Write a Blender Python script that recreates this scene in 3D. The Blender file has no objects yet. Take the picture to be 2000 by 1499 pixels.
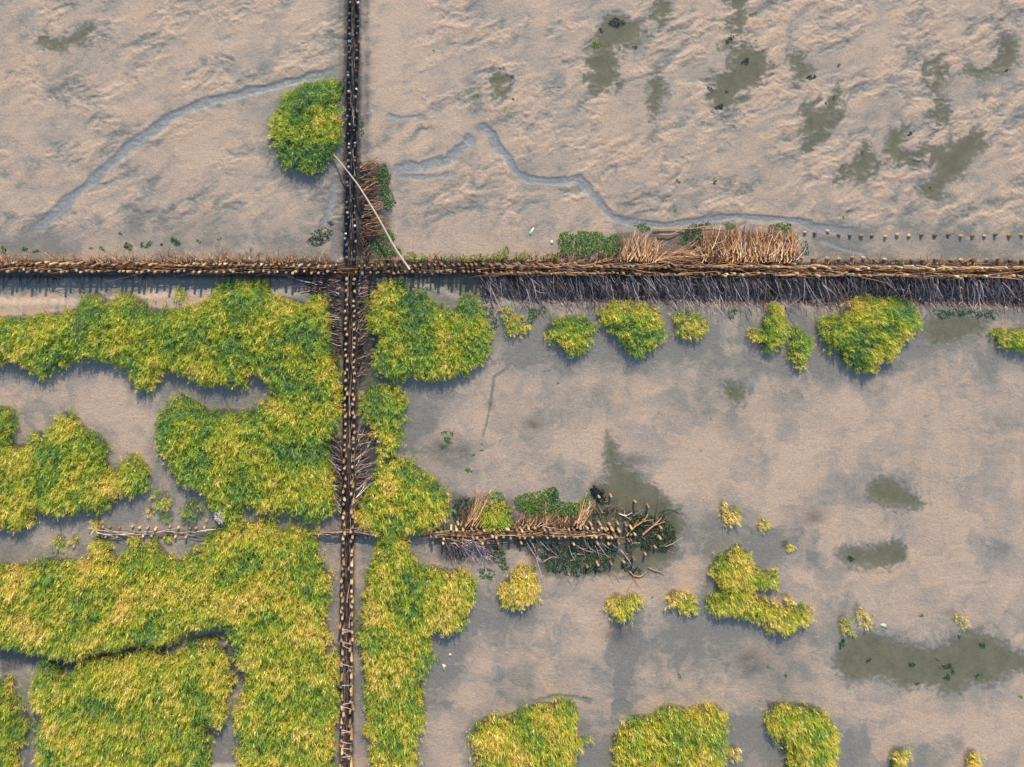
import bpy, math
import numpy as np
R = np.random.RandomState(7)
C = bpy.context.scene.collection
S = 0.015                 # metres per photograph pixel on the mud
H = 20.0                  # drone height
NX, NY = 720.0, 380.0     # point straight below the drone
def W(px, py): return (np.asarray(px, float)-1000)*S, (750-np.asarray(py, float))*S
CX, CY = W(NX, NY)
def P(px, py, z=0.0):
    """real position of something at height z seen at a given spot of the photograph"""
    x, y = W(px, py); k = 1-np.asarray(z)/H
    return CX+(x-CX)*k, CY+(y-CY)*k
def PX(x, y): return x/S+1000, 750-y/S
# ------------------------------------------------------------------ noise
def _perm(seed):
    p = np.random.RandomState(seed).permutation(256); return np.concatenate([p, p])
def perlin(x, y, seed=0):
    p = _perm(seed); xi = np.floor(x).astype(int); yi = np.floor(y).astype(int)
    xf = x-xi; yf = y-yi; xi &= 255; yi &= 255
    u = xf*xf*xf*(xf*(xf*6-15)+10); v = yf*yf*yf*(yf*(yf*6-15)+10)
    def g(ix, iy, dx, dy):
        a = p[p[ix & 255]+(iy & 255)]*(2*math.pi/256.)
        return np.cos(a)*dx+np.sin(a)*dy
    n00 = g(xi, yi, xf, yf); n10 = g(xi+1, yi, xf-1, yf)
    n01 = g(xi, yi+1, xf, yf-1); n11 = g(xi+1, yi+1, xf-1, yf-1)
    return (n00*(1-u)+n10*u)*(1-v)+(n01*(1-u)+n11*u)*v
def fbm(x, y, oct=4, seed=0, gain=.5, lac=2.03):
    a = 1.; s = 0; f = 1.
    for o in range(oct):
        s = s+a*perlin(x*f+o*17.3, y*f-o*9.1, seed+o); a *= gain; f *= lac
    return s
def sst(a, b, x):
    t = np.clip((x-a)/(b-a), 0, 1); return t*t*(3-2*t)
def sdf(px, py, poly):
    """signed distance (pixels) to polygon, negative inside"""
    poly = np.asarray(poly, float); n = len(poly)
    d = np.full(px.shape, 1e9); ins = np.zeros(px.shape, bool)
    for i in range(n):
        ax, ay = poly[i]; bx, by = poly[(i+1) % n]
        ex, ey = bx-ax, by-ay; wx, wy = px-ax, py-ay
        t = np.clip((wx*ex+wy*ey)/(ex*ex+ey*ey+1e-9), 0, 1)
        d = np.minimum(d, (wx-ex*t)**2+(wy-ey*t)**2)
        c = ((ay > py) != (by > py)) & (px < (bx-ax)*(py-ay)/(by-ay+1e-12)+ax)
        ins ^= c
    return np.where(ins, -1, 1)*np.sqrt(d)
def ldist(px, py, line):
    d = np.full(px.shape, 1e9); side = np.zeros(px.shape); tt = np.zeros(px.shape); n = len(line)-1
    for i in range(n):
        ax, ay = line[i]; bx, by = line[i+1]
        ex, ey = bx-ax, by-ay; wx, wy = px-ax, py-ay
        t = np.clip((wx*ex+wy*ey)/(ex*ex+ey*ey+1e-9), 0, 1)
        q = (wx-ex*t)**2+(wy-ey*t)**2; m = q < d
        d = np.where(m, q, d); side = np.where(m, np.sign(ex*wy-ey*wx), side); tt = np.where(m, (i+t)/n, tt)
    return np.sqrt(d), side, tt
def ext(poly):
    o = []
    for x, y in poly:
        if x <= 2: x = -260
        if y >= 1499: y = 1760
        if x >= 2000: x = 2260
        if y <= 1: y = -260
        o.append((x, y))
    return o
# ------------------------------------------------------------------ traced layout
GRASS = [
 # name, polygon, density, height, tint shift, straw, kind, label
 ('grass_tussock', [(590,165),(620,157),(650,153),(668,158),(664,185),(660,200),(663,225),(669,250),(661,275),(655,295),(640,320),(625,335),(610,346),(585,335),(560,325),(545,310),(535,290),(525,262),(527,235),(535,215),(550,195),(570,175)],
  1.15,.34,-.10,.0,0,'large round bright green grass tussock beside the upright fence, alone on the upper mudflat'),
 ('marsh_grass', [(0,622),(60,620),(120,612),(150,600),(158,582),(185,574),(215,588),(240,572),(270,582),(290,602),(330,606),(380,596),(408,588),(412,565),(430,553),(460,549),(510,550),(530,575),(560,582),(600,592),(612,575),(634,572),(640,600),(648,640),(655,690),(664,720),(668,770),(668,830),(652,848),(641,865),(640,890),(654,925),(657,960),(656,1000),(640,1012),(612,1026),(590,1016),(550,1006),(510,1012),(490,990),(470,1005),(462,1040),(440,1040),(425,1020),(412,1000),(400,972),(370,960),(347,950),(335,925),(325,900),(305,882),(299,850),(305,820),(330,792),(350,772),(375,785),(412,805),(440,802),(475,805),(500,802),(532,772),(520,748),(500,735),(487,738),(475,757),(450,760),(425,755),(385,752),(362,735),(322,727),(310,742),(295,765),(265,762),(250,737),(232,715),(185,707),(140,708),(107,727),(82,742),(50,722),(20,710),(0,705)],
  1.,.36,0.,.45,1,'wide L-shaped green and yellow cordgrass marsh filling the corner below the left fence'),
 ('marsh_grass', [(0,795),(15,797),(27,810),(27,830),(22,860),(30,872),(50,872),(62,850),(75,845),(88,862),(92,850),(100,830),(110,812),(130,807),(150,820),(162,835),(180,847),(200,862),(210,882),(205,897),(212,920),(225,920),(240,905),(245,892),(265,892),(267,907),(287,912),(292,937),(282,962),(262,975),(237,967),(225,987),(200,995),(187,1007),(175,997),(150,1005),(130,1015),(95,1010),(75,1003),(67,1010),(57,1032),(32,1042),(15,1037),(2,1020),(0,1012)],
  1.,.36,.12,.7,1,'yellow-green grass island with two rounded humps at the left edge, between two mud inlets'),
 ('marsh_grass', [(0,1100),(40,1108),(100,1095),(150,1100),(175,1092),(180,1060),(190,1047),(205,1060),(217,1087),(232,1095),(250,1070),(267,1062),(280,1075),(290,1060),(305,1057),(315,1075),(330,1092),(350,1100),(375,1082),(392,1080),(400,1060),(415,1037),(440,1030),(462,1034),(487,1025),(520,1017),(537,1022),(543,1050),(548,1038),(575,1032),(617,1040),(625,1060),(622,1087),(635,1117),(648,1145),(641,1175),(636,1212),(643,1245),(640,1270),(648,1294),(657,1312),(659,1340),(664,1360),(660,1386),(655,1420),(652,1460),(650,1500),(455,1499),(462,1450),(452,1412),(457,1387),(470,1362),(477,1325),(462,1305),(455,1275),(450,1250),(437,1225),(425,1230),(390,1237),(357,1237),(345,1260),(312,1267),(282,1260),(250,1267),(225,1277),(200,1272),(172,1285),(140,1295),(107,1292),(70,1280),(37,1275),(15,1272),(0,1267)],
  1.,.38,.15,1.,1,'broad straw-flecked marsh meadow at the lower left, bounded by the mud strip along the fence'),
 ('marsh_grass', [(60,1337),(72,1300),(92,1292),(107,1310),(122,1326),(150,1300),(180,1292),(212,1285),(237,1287),(275,1270),(312,1277),(330,1285),(357,1272),(375,1255),(400,1257),(425,1257),(440,1280),(450,1315),(457,1350),(440,1368),(445,1387),(442,1417),(425,1427),(400,1414),(400,1430),(412,1450),(410,1475),(400,1500),(72,1500),(67,1450),(80,1425),(75,1400),(60,1387),(55,1362)],
  1.,.38,.10,.9,1,'grass block enclosed by a narrow dark creek at the lower left, touching the bottom edge'),
 ('marsh_grass', [(0,1325),(15,1335),(25,1350),(20,1365),(35,1380),(32,1395),(50,1410),(57,1425),(45,1450),(35,1470),(30,1500),(0,1500)],
  1.,.34,.0,.1,1,'fresh green grass in the very bottom left corner beyond the creek'),
 ('marsh_grass', [(742,552),(768,545),(785,553),(800,565),(830,570),(845,590),(870,605),(893,602),(897,585),(910,573),(930,578),(940,600),(950,620),(958,655),(960,690),(945,712),(920,728),(890,738),(860,745),(830,745),(805,738),(770,745),(745,737),(732,725),(722,712),(732,690),(738,665),(718,650),(716,615),(725,590),(735,570)],
  1.05,.36,-.02,.45,0,'big green grass mound right of the upright fence, just under the fence crossing'),
 ('grass_tussock', [(705,775),(730,752),(760,755),(785,765),(795,790),(790,820),(780,840),(785,860),(780,880),(765,893),(745,893),(738,870),(728,848),(720,830),(705,820),(700,795)],
  1.,.33,.05,.3,0,'upright oval tussock right of the fence, between the green mound and the long grass strip'),
 ('marsh_grass', [(745,902),(770,897),(800,898),(815,915),(840,935),(860,950),(875,970),(880,1000),(870,1020),(850,1035),(830,1040),(790,1047),(800,1070),(810,1095),(820,1110),(850,1110),(880,1118),(910,1118),(928,1135),(932,1165),(920,1195),(915,1220),(890,1240),(870,1250),(850,1235),(842,1250),(848,1280),(845,1305),(830,1320),(822,1340),(830,1370),(832,1400),(825,1430),(815,1460),(825,1500),(720,1500),(722,1460),(714,1420),(715,1380),(714,1340),(706,1300),(704,1270),(690,1258),(692,1245),(704,1225),(712,1180),(716,1125),(725,1100),(735,1080),(740,1050),(715,1040),(695,1030),(692,1005),(700,985),(712,970),(722,950),(735,925)],
  1.,.38,.14,.8,0,'long upright strip of yellow-green grass right of the lower fence, reaching the bottom edge'),
 ('grass_tussock', [(935,1000),(950,990),(975,986),(998,1000),(1003,1020),(995,1035),(970,1047),(945,1043),(932,1020)],
  1.1,.3,.3,.4,0,'small round yellow tussock growing on top of the short ruined fence'),
 ('grass_tussock', [(984,600),(1000,605),(1010,618),(1035,630),(1042,640),(1020,652),(1000,654),(985,640),(977,618)],
  .7,.26,.12,.7,0,'sparse pale tussock at the tip of the first long twigs under the right fence'),
 ('grass_tussock', [(1070,640),(1085,625),(1110,618),(1140,618),(1160,630),(1166,650),(1155,670),(1140,690),(1120,697),(1100,685),(1080,665),(1067,655)],
  1.05,.32,-.05,.3,0,'compact heart-shaped green tussock, second in the row under the right fence'),
 ('grass_tussock', [(1168,612),(1195,590),(1220,590),(1260,592),(1290,604),(1300,630),(1302,660),(1285,675),(1270,690),(1245,702),(1225,690),(1210,665),(1185,645),(1168,630)],
  .9,.34,.05,.5,0,'wide tussock tapering to a point below, its top among the brushwood under the right fence'),
 ('grass_tussock', [(1310,622),(1340,610),(1370,612),(1385,635),(1386,655),(1370,668),(1340,665),(1320,650)],
  .65,.26,.10,.8,0,'thin pale tussock fourth in the row under the right fence, beside an open mud gap'),
 ('grass_tussock', [(1515,585),(1528,600),(1540,625),(1550,645),(1535,660),(1525,680),(1505,692),(1490,675),(1463,662),(1470,650),(1490,645),(1495,625),(1505,605)],
  1.,.32,.08,.5,0,'spear-shaped tussock pointing up into the brushwood, left half of a pair'),
 ('grass_tussock', [(1550,638),(1565,645),(1585,660),(1594,680),(1580,700),(1572,726),(1560,715),(1545,700),(1546,675)],
  1.,.3,.15,.6,0,'narrow tussock with a drooping lower tip, right half of a pair'),
 ('grass_tussock', [(1604,645),(1605,627),(1630,622),(1650,612),(1665,595),(1690,585),(1720,582),(1750,584),(1780,590),(1800,610),(1808,630),(1800,650),(1780,665),(1765,680),(1760,700),(1730,710),(1715,725),(1690,733),(1670,720),(1650,705),(1645,690),(1625,680),(1608,662)],
  1.05,.35,.0,.5,0,'largest tussock of the row under the right fence, green with a yellow upper side'),
 ('grass_tussock', [(1943,650),(1960,644),(2010,650),(2010,687),(1980,687),(1955,672)],
  1.,.28,.2,.9,0,'straw-streaked tussock cut by the right edge of the picture'),
 ('grass_tuft', [(1412,985),(1420,982),(1424,998),(1442,994),(1450,1008),(1446,1028),(1428,1032),(1410,1016)],
  .8,.2,.3,.8,0,'little yellow tuft alone on the mud above the big right-hand tussock'),
 ('grass_tuft', [(1486,1022),(1500,1018),(1508,1028),(1503,1038),(1489,1037)],
  .8,.16,.35,.8,0,'tiny straw tuft right of the little yellow tuft on the mud'),
 ('grass_tuft', [(1535,1066),(1546,1062),(1552,1072),(1544,1080),(1535,1076)],
  .9,.14,.35,.6,0,'tiny orange-tinted tuft on the wet mud above the big right-hand tussock'),
 ('grass_tussock', [(1428,1079),(1447,1069),(1470,1086),(1480,1112),(1525,1125),(1527,1147),(1500,1157),(1477,1153),(1472,1165),(1512,1180),(1551,1192),(1577,1186),(1593,1203),(1590,1222),(1561,1232),(1538,1248),(1512,1238),(1490,1225),(1457,1212),(1415,1209),(1386,1199),(1382,1177),(1405,1157),(1399,1144),(1386,1118),(1408,1092)],
  .95,.32,.22,.6,0,'large boot-shaped yellow-green tussock in the open mud at the right'),
 ('grass_tuft', [(1532,1168),(1545,1165),(1555,1178),(1552,1190),(1540,1186)],
  .8,.2,.5,1.2,0,'pale straw tuft tucked against the upper side of the boot-shaped tussock'),
 ('grass_tuft', [(1304,1170),(1320,1159),(1345,1163),(1366,1180),(1365,1202),(1340,1200),(1315,1190)],
  .95,.26,.35,.8,0,'small golden tuft just left of the boot-shaped tussock'),
 ('grass_tussock', [(1187,1180),(1205,1166),(1225,1172),(1245,1166),(1263,1180),(1250,1190),(1238,1196),(1235,1215),(1218,1224),(1198,1212),(1189,1195)],
  1.1,.32,.42,.7,0,'small golden tussock on a pink mud hump below the ruined fence end'),
 ('grass_tussock', [(980,1150),(1000,1125),(1020,1108),(1045,1115),(1055,1140),(1052,1170),(1045,1190),(1020,1192),(995,1195),(980,1175),(973,1160)],
  1.1,.32,.2,.5,0,'egg-shaped yellow-green tussock below the short fence with a grey tongue of mud under it'),
 ('grass_tussock', [(1094,1371),(1127,1380),(1133,1401),(1127,1434),(1136,1447),(1154,1449),(1145,1467),(1127,1476),(1130,1500),(935,1500),(929,1470),(918,1443),(935,1425),(953,1407),(980,1407),(1022,1395),(1058,1380),(1082,1380)],
  1.05,.38,.15,.8,0,'leftmost of the three big bottom-edge tussocks, with a small spur on its right'),
 ('grass_tussock', [(1200,1450),(1215,1430),(1240,1410),(1280,1405),(1290,1390),(1320,1385),(1345,1392),(1380,1385),(1405,1382),(1420,1400),(1425,1440),(1420,1470),(1430,1500),(1205,1500),(1200,1475)],
  1.05,.38,.12,.7,0,'middle and widest of the three big tussocks along the bottom edge'),
 ('grass_tussock', [(1505,1382),(1530,1382),(1560,1382),(1590,1385),(1615,1395),(1635,1420),(1645,1450),(1640,1490),(1630,1500),(1535,1500),(1540,1480),(1535,1460),(1510,1440),(1500,1425),(1505,1400)],
  1.05,.36,.18,.9,0,'rightmost of the three big tussocks along the bottom edge, blades swept to the right'),
 ('grass_tuft', [(1425,1472),(1435,1462),(1448,1470),(1446,1490),(1430,1492)],
  .8,.2,.5,1.2,0,'pale straw tuft touching the right side of the middle bottom tussock'),
 ('grass_tuft', [(1745,1480),(1757,1468),(1775,1470),(1780,1500),(1747,1500)],
  .9,.26,.3,.9,0,'yellow tuft at the bottom edge right of the three big tussocks'),
 ('grass_tuft', [(1893,1485),(1903,1471),(1918,1478),(1926,1500),(1895,1500)],
  .9,.26,.3,.9,0,'last yellow tuft at the bottom edge on a pale mud hump'),
 ('grass_tuft', [(1644,1220),(1655,1205),(1665,1215),(1670,1240),(1660,1245),(1645,1232)],
  .7,.2,.3,.9,0,'thin tuft at the left tip of the big dark pool'),
 ('grass_tuft', [(1672,1195),(1682,1186),(1700,1200),(1706,1222),(1695,1232),(1680,1215)],
  .55,.2,.35,.9,0,'thin curved tuft just above the left tip of the big dark pool'),
 ('grass_tuft', [(1848,1205),(1860,1200),(1875,1198),(1890,1210),(1898,1228),(1880,1226),(1862,1212)],
  .4,.18,.35,.9,0,'barely grown straw tuft on the mud above the big dark pool'),
 ('grass_tuft', [(340,568),(352,562),(362,575),(358,590),(345,592),(337,580)],
  .8,.24,.0,.3,0,'small dark tuft between the left fence and the marsh, at the edge of streaked mud'),
 ('grass_tuft', [(176,1022),(186,1019),(192,1035),(188,1046),(178,1042)],
  .9,.24,.6,1.4,0,'dry pinkish tuft at the left end of the little stake row'),
 ('grass_tuft', [(100,1055),(112,1048),(125,1055),(122,1072),(106,1075)],
  .7,.2,.05,.5,0,'small green tuft on the mud above the straw-flecked meadow'),
 ('grass_tuft', [(133,1052),(145,1048),(153,1058),(148,1072),(136,1070)],
  .7,.2,.1,.5,0,'small tuft right of the small green tuft, left of the stake row'),
 ('grass_tuft', [(250,1045),(262,1042),(268,1054),(258,1066),(248,1060)],
  .7,.2,.3,1.,0,'straw tuft growing through the little stake row'),
 ('grass_tuft', [(318,1050),(330,1045),(336,1056),(326,1066),(318,1062)],
  .8,.2,.0,.4,0,'green tuft below the middle of the little stake row'),
 ('grass_tuft', [(372,1070),(384,1065),(388,1074),(378,1082),(370,1079)],
  .7,.2,.4,1.,0,'ochre tuft on the mud bay below the little stake row'),
 ('grass_tuft', [(284,1000),(291,994),(296,1004),(291,1013),(284,1010)],
  1.,.22,.45,.8,0,'tiny orange tuft above the little stake row'),
 ('sea_lavender_plant', [(292,968),(312,962),(330,972),(335,990),(322,1000),(302,992)],
  .55,.2,.25,1.2,0,'loose greyish straw plant in the inlet mouth above the stake row'),
 ('sea_lavender_plant', [(304,1008),(318,1002),(333,1008),(332,1020),(312,1021)],
  .75,.18,-.1,.2,0,'grey-green rounded plant just above the stake row'),
 ('sea_lavender_plant', [(355,990),(372,980),(392,988),(398,1010),(380,1024),(360,1028),(354,1010)],
  .7,.22,-.18,.3,0,'silvery green plant left of the pink-flowered plant'),
 ('grass_tuft', [(645,1268),(656,1262),(664,1290),(667,1330),(658,1335),(650,1300)],
  .6,.2,-.1,.2,0,'thin grey-green tuft squeezed between the meadow and the lower fence'),
]
POOLS = [
 [(80,72),(110,75),(140,68),(165,55),(183,50),(185,62),(168,80),(140,88),(118,105),(100,100),(82,85)],
 [(1165,60),(1180,35),(1215,30),(1250,45),(1252,75),(1235,95),(1210,90),(1190,100),(1215,115),(1205,140),(1205,160),(1190,182),(1170,180),(1152,160),(1155,130),(1165,105),(1150,95)],
 [(1285,-10),(1312,-10),(1312,30),(1300,50),(1280,50),(1280,15)],
 [(1425,-10),(1462,-10),(1465,40),(1445,65),(1430,50)],
 [(955,160),(975,140),(985,155),(985,190),(968,202),(955,185)],
 [(1270,150),(1285,145),(1300,170),(1290,210),(1275,230),(1268,200)],
 [(1410,90),(1450,88),(1490,100),(1500,130),(1490,170),(1450,185),(1430,210),(1400,215),(1380,190),(1395,150),(1420,140),(1430,110)],
 [(1545,110),(1565,105),(1580,140),(1560,160),(1548,140)],
 [(1570,215),(1600,210),(1630,190),(1645,170),(1638,220),(1605,265),(1580,285),(1570,260)],
 [(1640,345),(1655,330),(1680,300),(1690,285),(1707,315),(1700,340),(1680,365),(1660,348),(1640,362)],
 [(1727,300),(1740,260),(1765,252),(1763,295),(1790,308),(1802,325),(1780,332),(1760,315),(1740,308)],
 [(1795,380),(1800,365),(1830,340),(1828,320),(1798,300),(1800,282),(1850,290),(1885,265),(1922,252),(1924,285),(1895,315),(1870,345),(1830,385),(1810,392)],
 [(1960,75),(1985,80),(1988,130),(1960,145),(1910,150),(1882,140),(1935,130),(1955,110)],
 [(1815,125),(1840,115),(1850,150),(1830,170),(1815,150)],
 [(1830,190),(1845,190),(1858,235),(1835,250),(1822,230)],
 [(1698,960),(1705,945),(1725,935),(1745,938),(1765,950),(1790,975),(1806,986),(1785,994),(1750,991),(1720,986),(1700,974)],
 [(1640,1077),(1660,1073),(1700,1072),(1730,1060),(1755,1060),(1768,1075),(1765,1095),(1740,1108),(1700,1108),(1665,1103),(1656,1090)],
 [(1411,765),(1425,752),(1452,750),(1456,765),(1445,789),(1425,789)],
 [(1805,640),(1830,620),(1880,612),(1932,625),(1920,650),(1880,663),(1850,673),(1820,668)],
 [(1630,1290),(1660,1245),(1700,1233),(1740,1250),(1790,1265),(1830,1265),(1860,1245),(1920,1238),(1960,1255),(1985,1280),(2010,1285),(2010,1302),(1975,1310),(1950,1325),(1930,1340),(1890,1335),(1870,1355),(1840,1352),(1800,1340),(1760,1348),(1740,1325),(1700,1320),(1660,1332),(1640,1315)],
 [(1188,850),(1200,870),(1213,905),(1250,930),(1290,960),(1320,990),(1332,1025),(1326,1060),(1314,1092),(1290,1115),(1240,1118),(1190,1122),(1150,1128),(1060,1122),(1050,1085),(1030,1062),(880,1060),(885,975),(905,978),(925,1010),(1150,1030),(1150,985),(1160,950),(1186,935),(1182,900)],
 [(700,545),(735,545),(728,600),(712,640),(698,640)],
 [(790,538),(930,540),(932,580),(895,572),(860,565),(838,560),(800,556)],
 [(735,728),(760,744),(762,755),(748,752),(728,750),(712,745)],
]
CHAN = [
 ([(60,455),(100,425),(140,385),(190,345),(250,290),(330,232),(400,200),(470,185),(560,163),(620,150),(662,140)], 10, .045),
 ([(765,332),(820,325),(870,315),(900,292),(925,262)], 10, .03),
 ([(775,345),(830,348),(880,342)], 5, .02),
 ([(925,250),(945,250),(960,262),(970,285),(995,312),(1010,340),(1030,352),(1080,356),(1130,350),(1150,370),(1170,395),(1195,425),(1230,436),(1300,442),(1370,432),(1430,424),(1500,428),(1560,432),(1590,445),(1640,452),(1700,462)], 8, .035),
 ([(755,225),(780,232),(830,228)], 4, .02),
 ([(995,690),(990,720),(965,738),(958,790),(950,830),(940,860)], 2.5, .012),
 ([(655,355),(652,385),(640,420),(630,440)], 6, .03),
 ([(1040,1375),(1075,1362),(1120,1362),(1160,1372)], 5, .015),
 ([(1215,1180),(1230,1240),(1215,1330),(1210,1400)], 14, .012),
 ([(1600,470),(1640,485),(1690,497)], 4, .015),
]
# ------------------------------------------------------------------ terrain rasters
x0, x1, y0, y1, st = -300, 2300, -300, 1800, 2.0
gx = np.arange(x0, x1+1, st); gy = np.arange(y0, y1+1, st)
GXX, GYY = np.meshgrid(gx, gy)
Z = np.zeros(GXX.shape); WET = np.zeros(GXX.shape); DARK = np.zeros(GXX.shape); SILT_SHEEN = np.zeros(GXX.shape); ALG = np.zeros(GXX.shape); POOL = np.zeros(GXX.shape)
def window(pts, pad):
    a = np.asarray(pts, float); lo = a.min(0)-pad; hi = a.max(0)+pad
    i0 = max(0, int((lo[1]-y0)/st)); i1 = min(len(gy), int((hi[1]-y0)/st)+2)
    j0 = max(0, int((lo[0]-x0)/st)); j1 = min(len(gx), int((hi[0]-x0)/st)+2)
    return slice(i0, i1), slice(j0, j1)
U, V = GXX/100., GYY/100.
wx_ = fbm(U*1.3, V*1.3, 3, 11); wy_ = fbm(U*1.3+40, V*1.3, 3, 21)
JIT = fbm(U*4, V*4, 3, 31)           # edge jitter
# crumbly flats in the north
AL = U*.90-V*.43; AC = U*.43+V*.90
c1 = fbm(AL*2.1+wx_*.6, AC*4.0+wy_*.6, 6, 41, .62)
ter = c1*3.0+.3
tf = np.floor(ter); fr = ter-tf
terr = (tf+sst(.3, .62, fr))/3.0
c2 = fbm(U*11+wx_*1.5, V*13+wy_*1.5, 4, 51, .65)
c3 = -np.abs(perlin(U*6+c2*.35+wx_, V*8+c1*.3+wy_, 57))
amp = sst(-.22, .30, fbm(AL*.8+wx_*.3, AC*1.3, 3, 61)+.02+.12*sst(1000, 1300, GXX))
north = sst(515, 430, GYY)
smooth_zone = np.maximum(sst(95, 20, np.abs(GXX-750)), sst(400, 470, GYY)*.9)
bx = sst(120, 30, np.sqrt(((GXX-560)/1.2)**2+((GYY-330))**2))
chd = np.full(Z.shape, 1e3)
for line_, w_, _q in CHAN: chd = np.minimum(chd, ldist(GXX, GYY, line_)[0]/w_)
north_amp = (.25+.75*sst(.8, 2., chd))*north*(.16+1.0*amp)*(1-.75*smooth_zone)*(1-.6*bx)
Z += north_amp*(terr*.030+c2*.0065+c3*.008)+north*fbm(U*12, V*12, 3, 81)*.0022
rip = fbm(U*1.6+wx_*.8, V*4.5+wy_, 4, 71, .55)
south = 1-north
Z += south*(rip*.006+fbm(U*13, V*13, 3, 81)*.0034)
stk = sst(575, 590, GYY)*sst(640, 622, GYY)
Z += stk*.012*fbm(U*12, V*.8, 2, 83)+sst(620, 660, GYY)*sst(1000, 800, GYY)*sst(1250, 1500, GXX)*.003*fbm(U*16, V*1.2, 2, 84)
Z += fbm(U*.35, V*.35, 2, 91)*.012
WET += .30+.50*fbm(U*.9, V*.9, 4, 101)-1.0*np.clip(c1, -.6, .6)*north*(.35+.65*amp)+north*.0+.16*fbm(U*6, V*6, 3, 103)
# broad wet / dry zones of the southern flats
def soft(poly, r, val, arr=WET, jit=12):
    sl = window(poly, r+jit+5)
    d = sdf(GXX[sl], GYY[sl], poly)+JIT[sl]*jit*1.6
    arr[sl] += val*sst(r, -r*.5, d)
def blob(cx, cy, rx, ry, val, arr=WET):
    pts = [(cx-rx*2, cy-ry*2), (cx+rx*2, cy+ry*2)]; sl = window(pts, 0)
    q = ((GXX[sl]-cx)/rx)**2+((GYY[sl]-cy)/ry)**2
    arr[sl] += val*np.exp(-q*1.3)*(1+.6*JIT[sl])
WET += (.08+.45*fbm(U*.6+3, V*.6, 4, 107)+.25*fbm(U*2.5, V*2.5, 4, 109)+.30*(sst(-.02, .05, fbm(U*1.1+wx_*.5, V*1.3+wy_*.5, 6, 113, .6)+.10)-.6))*south+.22*(sst(-.03, .05, fbm(AL*1.6, AC*2.6, 6, 117, .6)-.08))*north
soft([(640,-100),(722,-100),(722,505),(650,505)], 12, .45, jit=3)
soft([(-300,538),(640,538),(640,600),(400,575),(140,600),(-300,600)], 14, .6)
soft([(930,590),(2300,590),(2300,690),(1800,740),(1500,720),(1000,720)], 45, .45)
soft([(1900,690),(2300,690),(2300,760),(1930,760)], 30, .3)
soft([(0,430),(640,440),(655,350),(670,505),(0,505)], 25, .35)
soft([(560,350),(655,330),(655,440),(600,440)], 20, .35)
soft([(1570,440),(2300,440),(2300,515),(1570,515)], 14, .45)
blob(180, 790, 120, 50, -.35); blob(260, 860, 40, 60, -.3)
soft([(1350,1030),(1480,1040),(1600,1050),(1590,1100),(1520,1115),(1330,1080)], 18, .5)
soft([(1350,1220),(1900,1240),(1600,1340),(1300,1300)], 40, .35)
soft([(975,1200),(1045,1200),(1035,1380),(965,1360)], 15, .35)
soft([(1190,1215),(1250,1215),(1240,1400),(1200,1400)], 14, .45)
soft([(1300,1205),(1370,1205),(1360,1340),(1310,1320)], 16, .35)
soft([(855,1250),(915,1250),(900,1330),(850,1420)], 15, .4)
soft([(910,1420),(940,1400),(920,1500),(905,1600),(890,1600)], 12, .45)
soft([(1130,1400),(1210,1410),(1200,1600),(1130,1600)], 20, .5)
soft([(1420,1400),(1500,1420),(1540,1500),(1430,1550)], 20, .5)
soft([(1640,1410),(1690,1420),(1700,1520),(1640,1550)], 15, .3)
soft([(1790,1500),(1800,1460),(1850,1435),(1890,1450),(1850,1490),(1830,1600)], 10, .35)
for a in [(1000,760,60,40,.25),(1180,760,60,60,.2),(1560,800,90,60,.35),(1850,900,50,60,.2),(1580,1000,40,40,.35),(840,830,50,70,.35),(900,890,50,40,.35),(1960,1070,40,20,.35),(860,790,40,30,.1),(1100,870,60,40,-.35),(1300,930,60,40,-.35),(1620,870,120,60,-.35),(1750,780,120,60,-.25),(1850,1000,120,60,-.3),(1150,1250,70,70,-.35),(1900,1400,150,40,-.25),(1650,1140,100,40,-.3),(1800,1130,120,50,-.25),(1080,720,60,30,.15),(1250,1130,70,30,.1),(880,1450,40,60,-.1),(1350,1100,40,50,-.35),(750,430,40,40,-.1),(750,100,40,120,-.45),(400,300,120,60,-.25)]:
    blob(*a)
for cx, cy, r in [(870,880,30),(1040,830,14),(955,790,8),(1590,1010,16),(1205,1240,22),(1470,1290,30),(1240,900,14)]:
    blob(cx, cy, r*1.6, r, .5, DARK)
WET += stk*.5*fbm(U*12, V*.8, 2, 83)
soft([(-300,580),(120,578),(410,572),(410,612),(0,625),(-300,625)], 8, -.9)
for a in [(1225,1162,30,26,-1.),(1115,612,45,14,-.7),(1505,620,40,30,-.8),(1635,605,40,16,-.7),(1905,1470,30,30,-.6),(1015,1095,26,22,-.3),(1335,1150,30,20,-.5),(1970,632,30,12,-.8)]: blob(*a)
# trenches beside the fences
def strip(poly, r, dz, jit=2.5):
    sl = window(poly, r+10); d = sdf(GXX[sl], GYY[sl], poly)+JIT[sl]*jit
    Z[sl] += dz*sst(r, -r, d)
strip([(664,-300),(718,-300),(716,505),(664,505)], 7, -.06)
strip([(-300,538),(650,538),(640,575),(400,568),(150,590),(0,590),(-300,592)], 9, -.07)
strip([(930,538),(2300,538),(2300,600),(930,590)], 9, -.05)
strip([(640,545),(738,545),(712,1040),(722,1500),(715,1800),(650,1800),(650,1300),(628,1080),(640,1040),(645,760)], 8, -.06)
strip([(785,538),(930,538),(935,600),(850,560)], 8, -.05)
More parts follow.
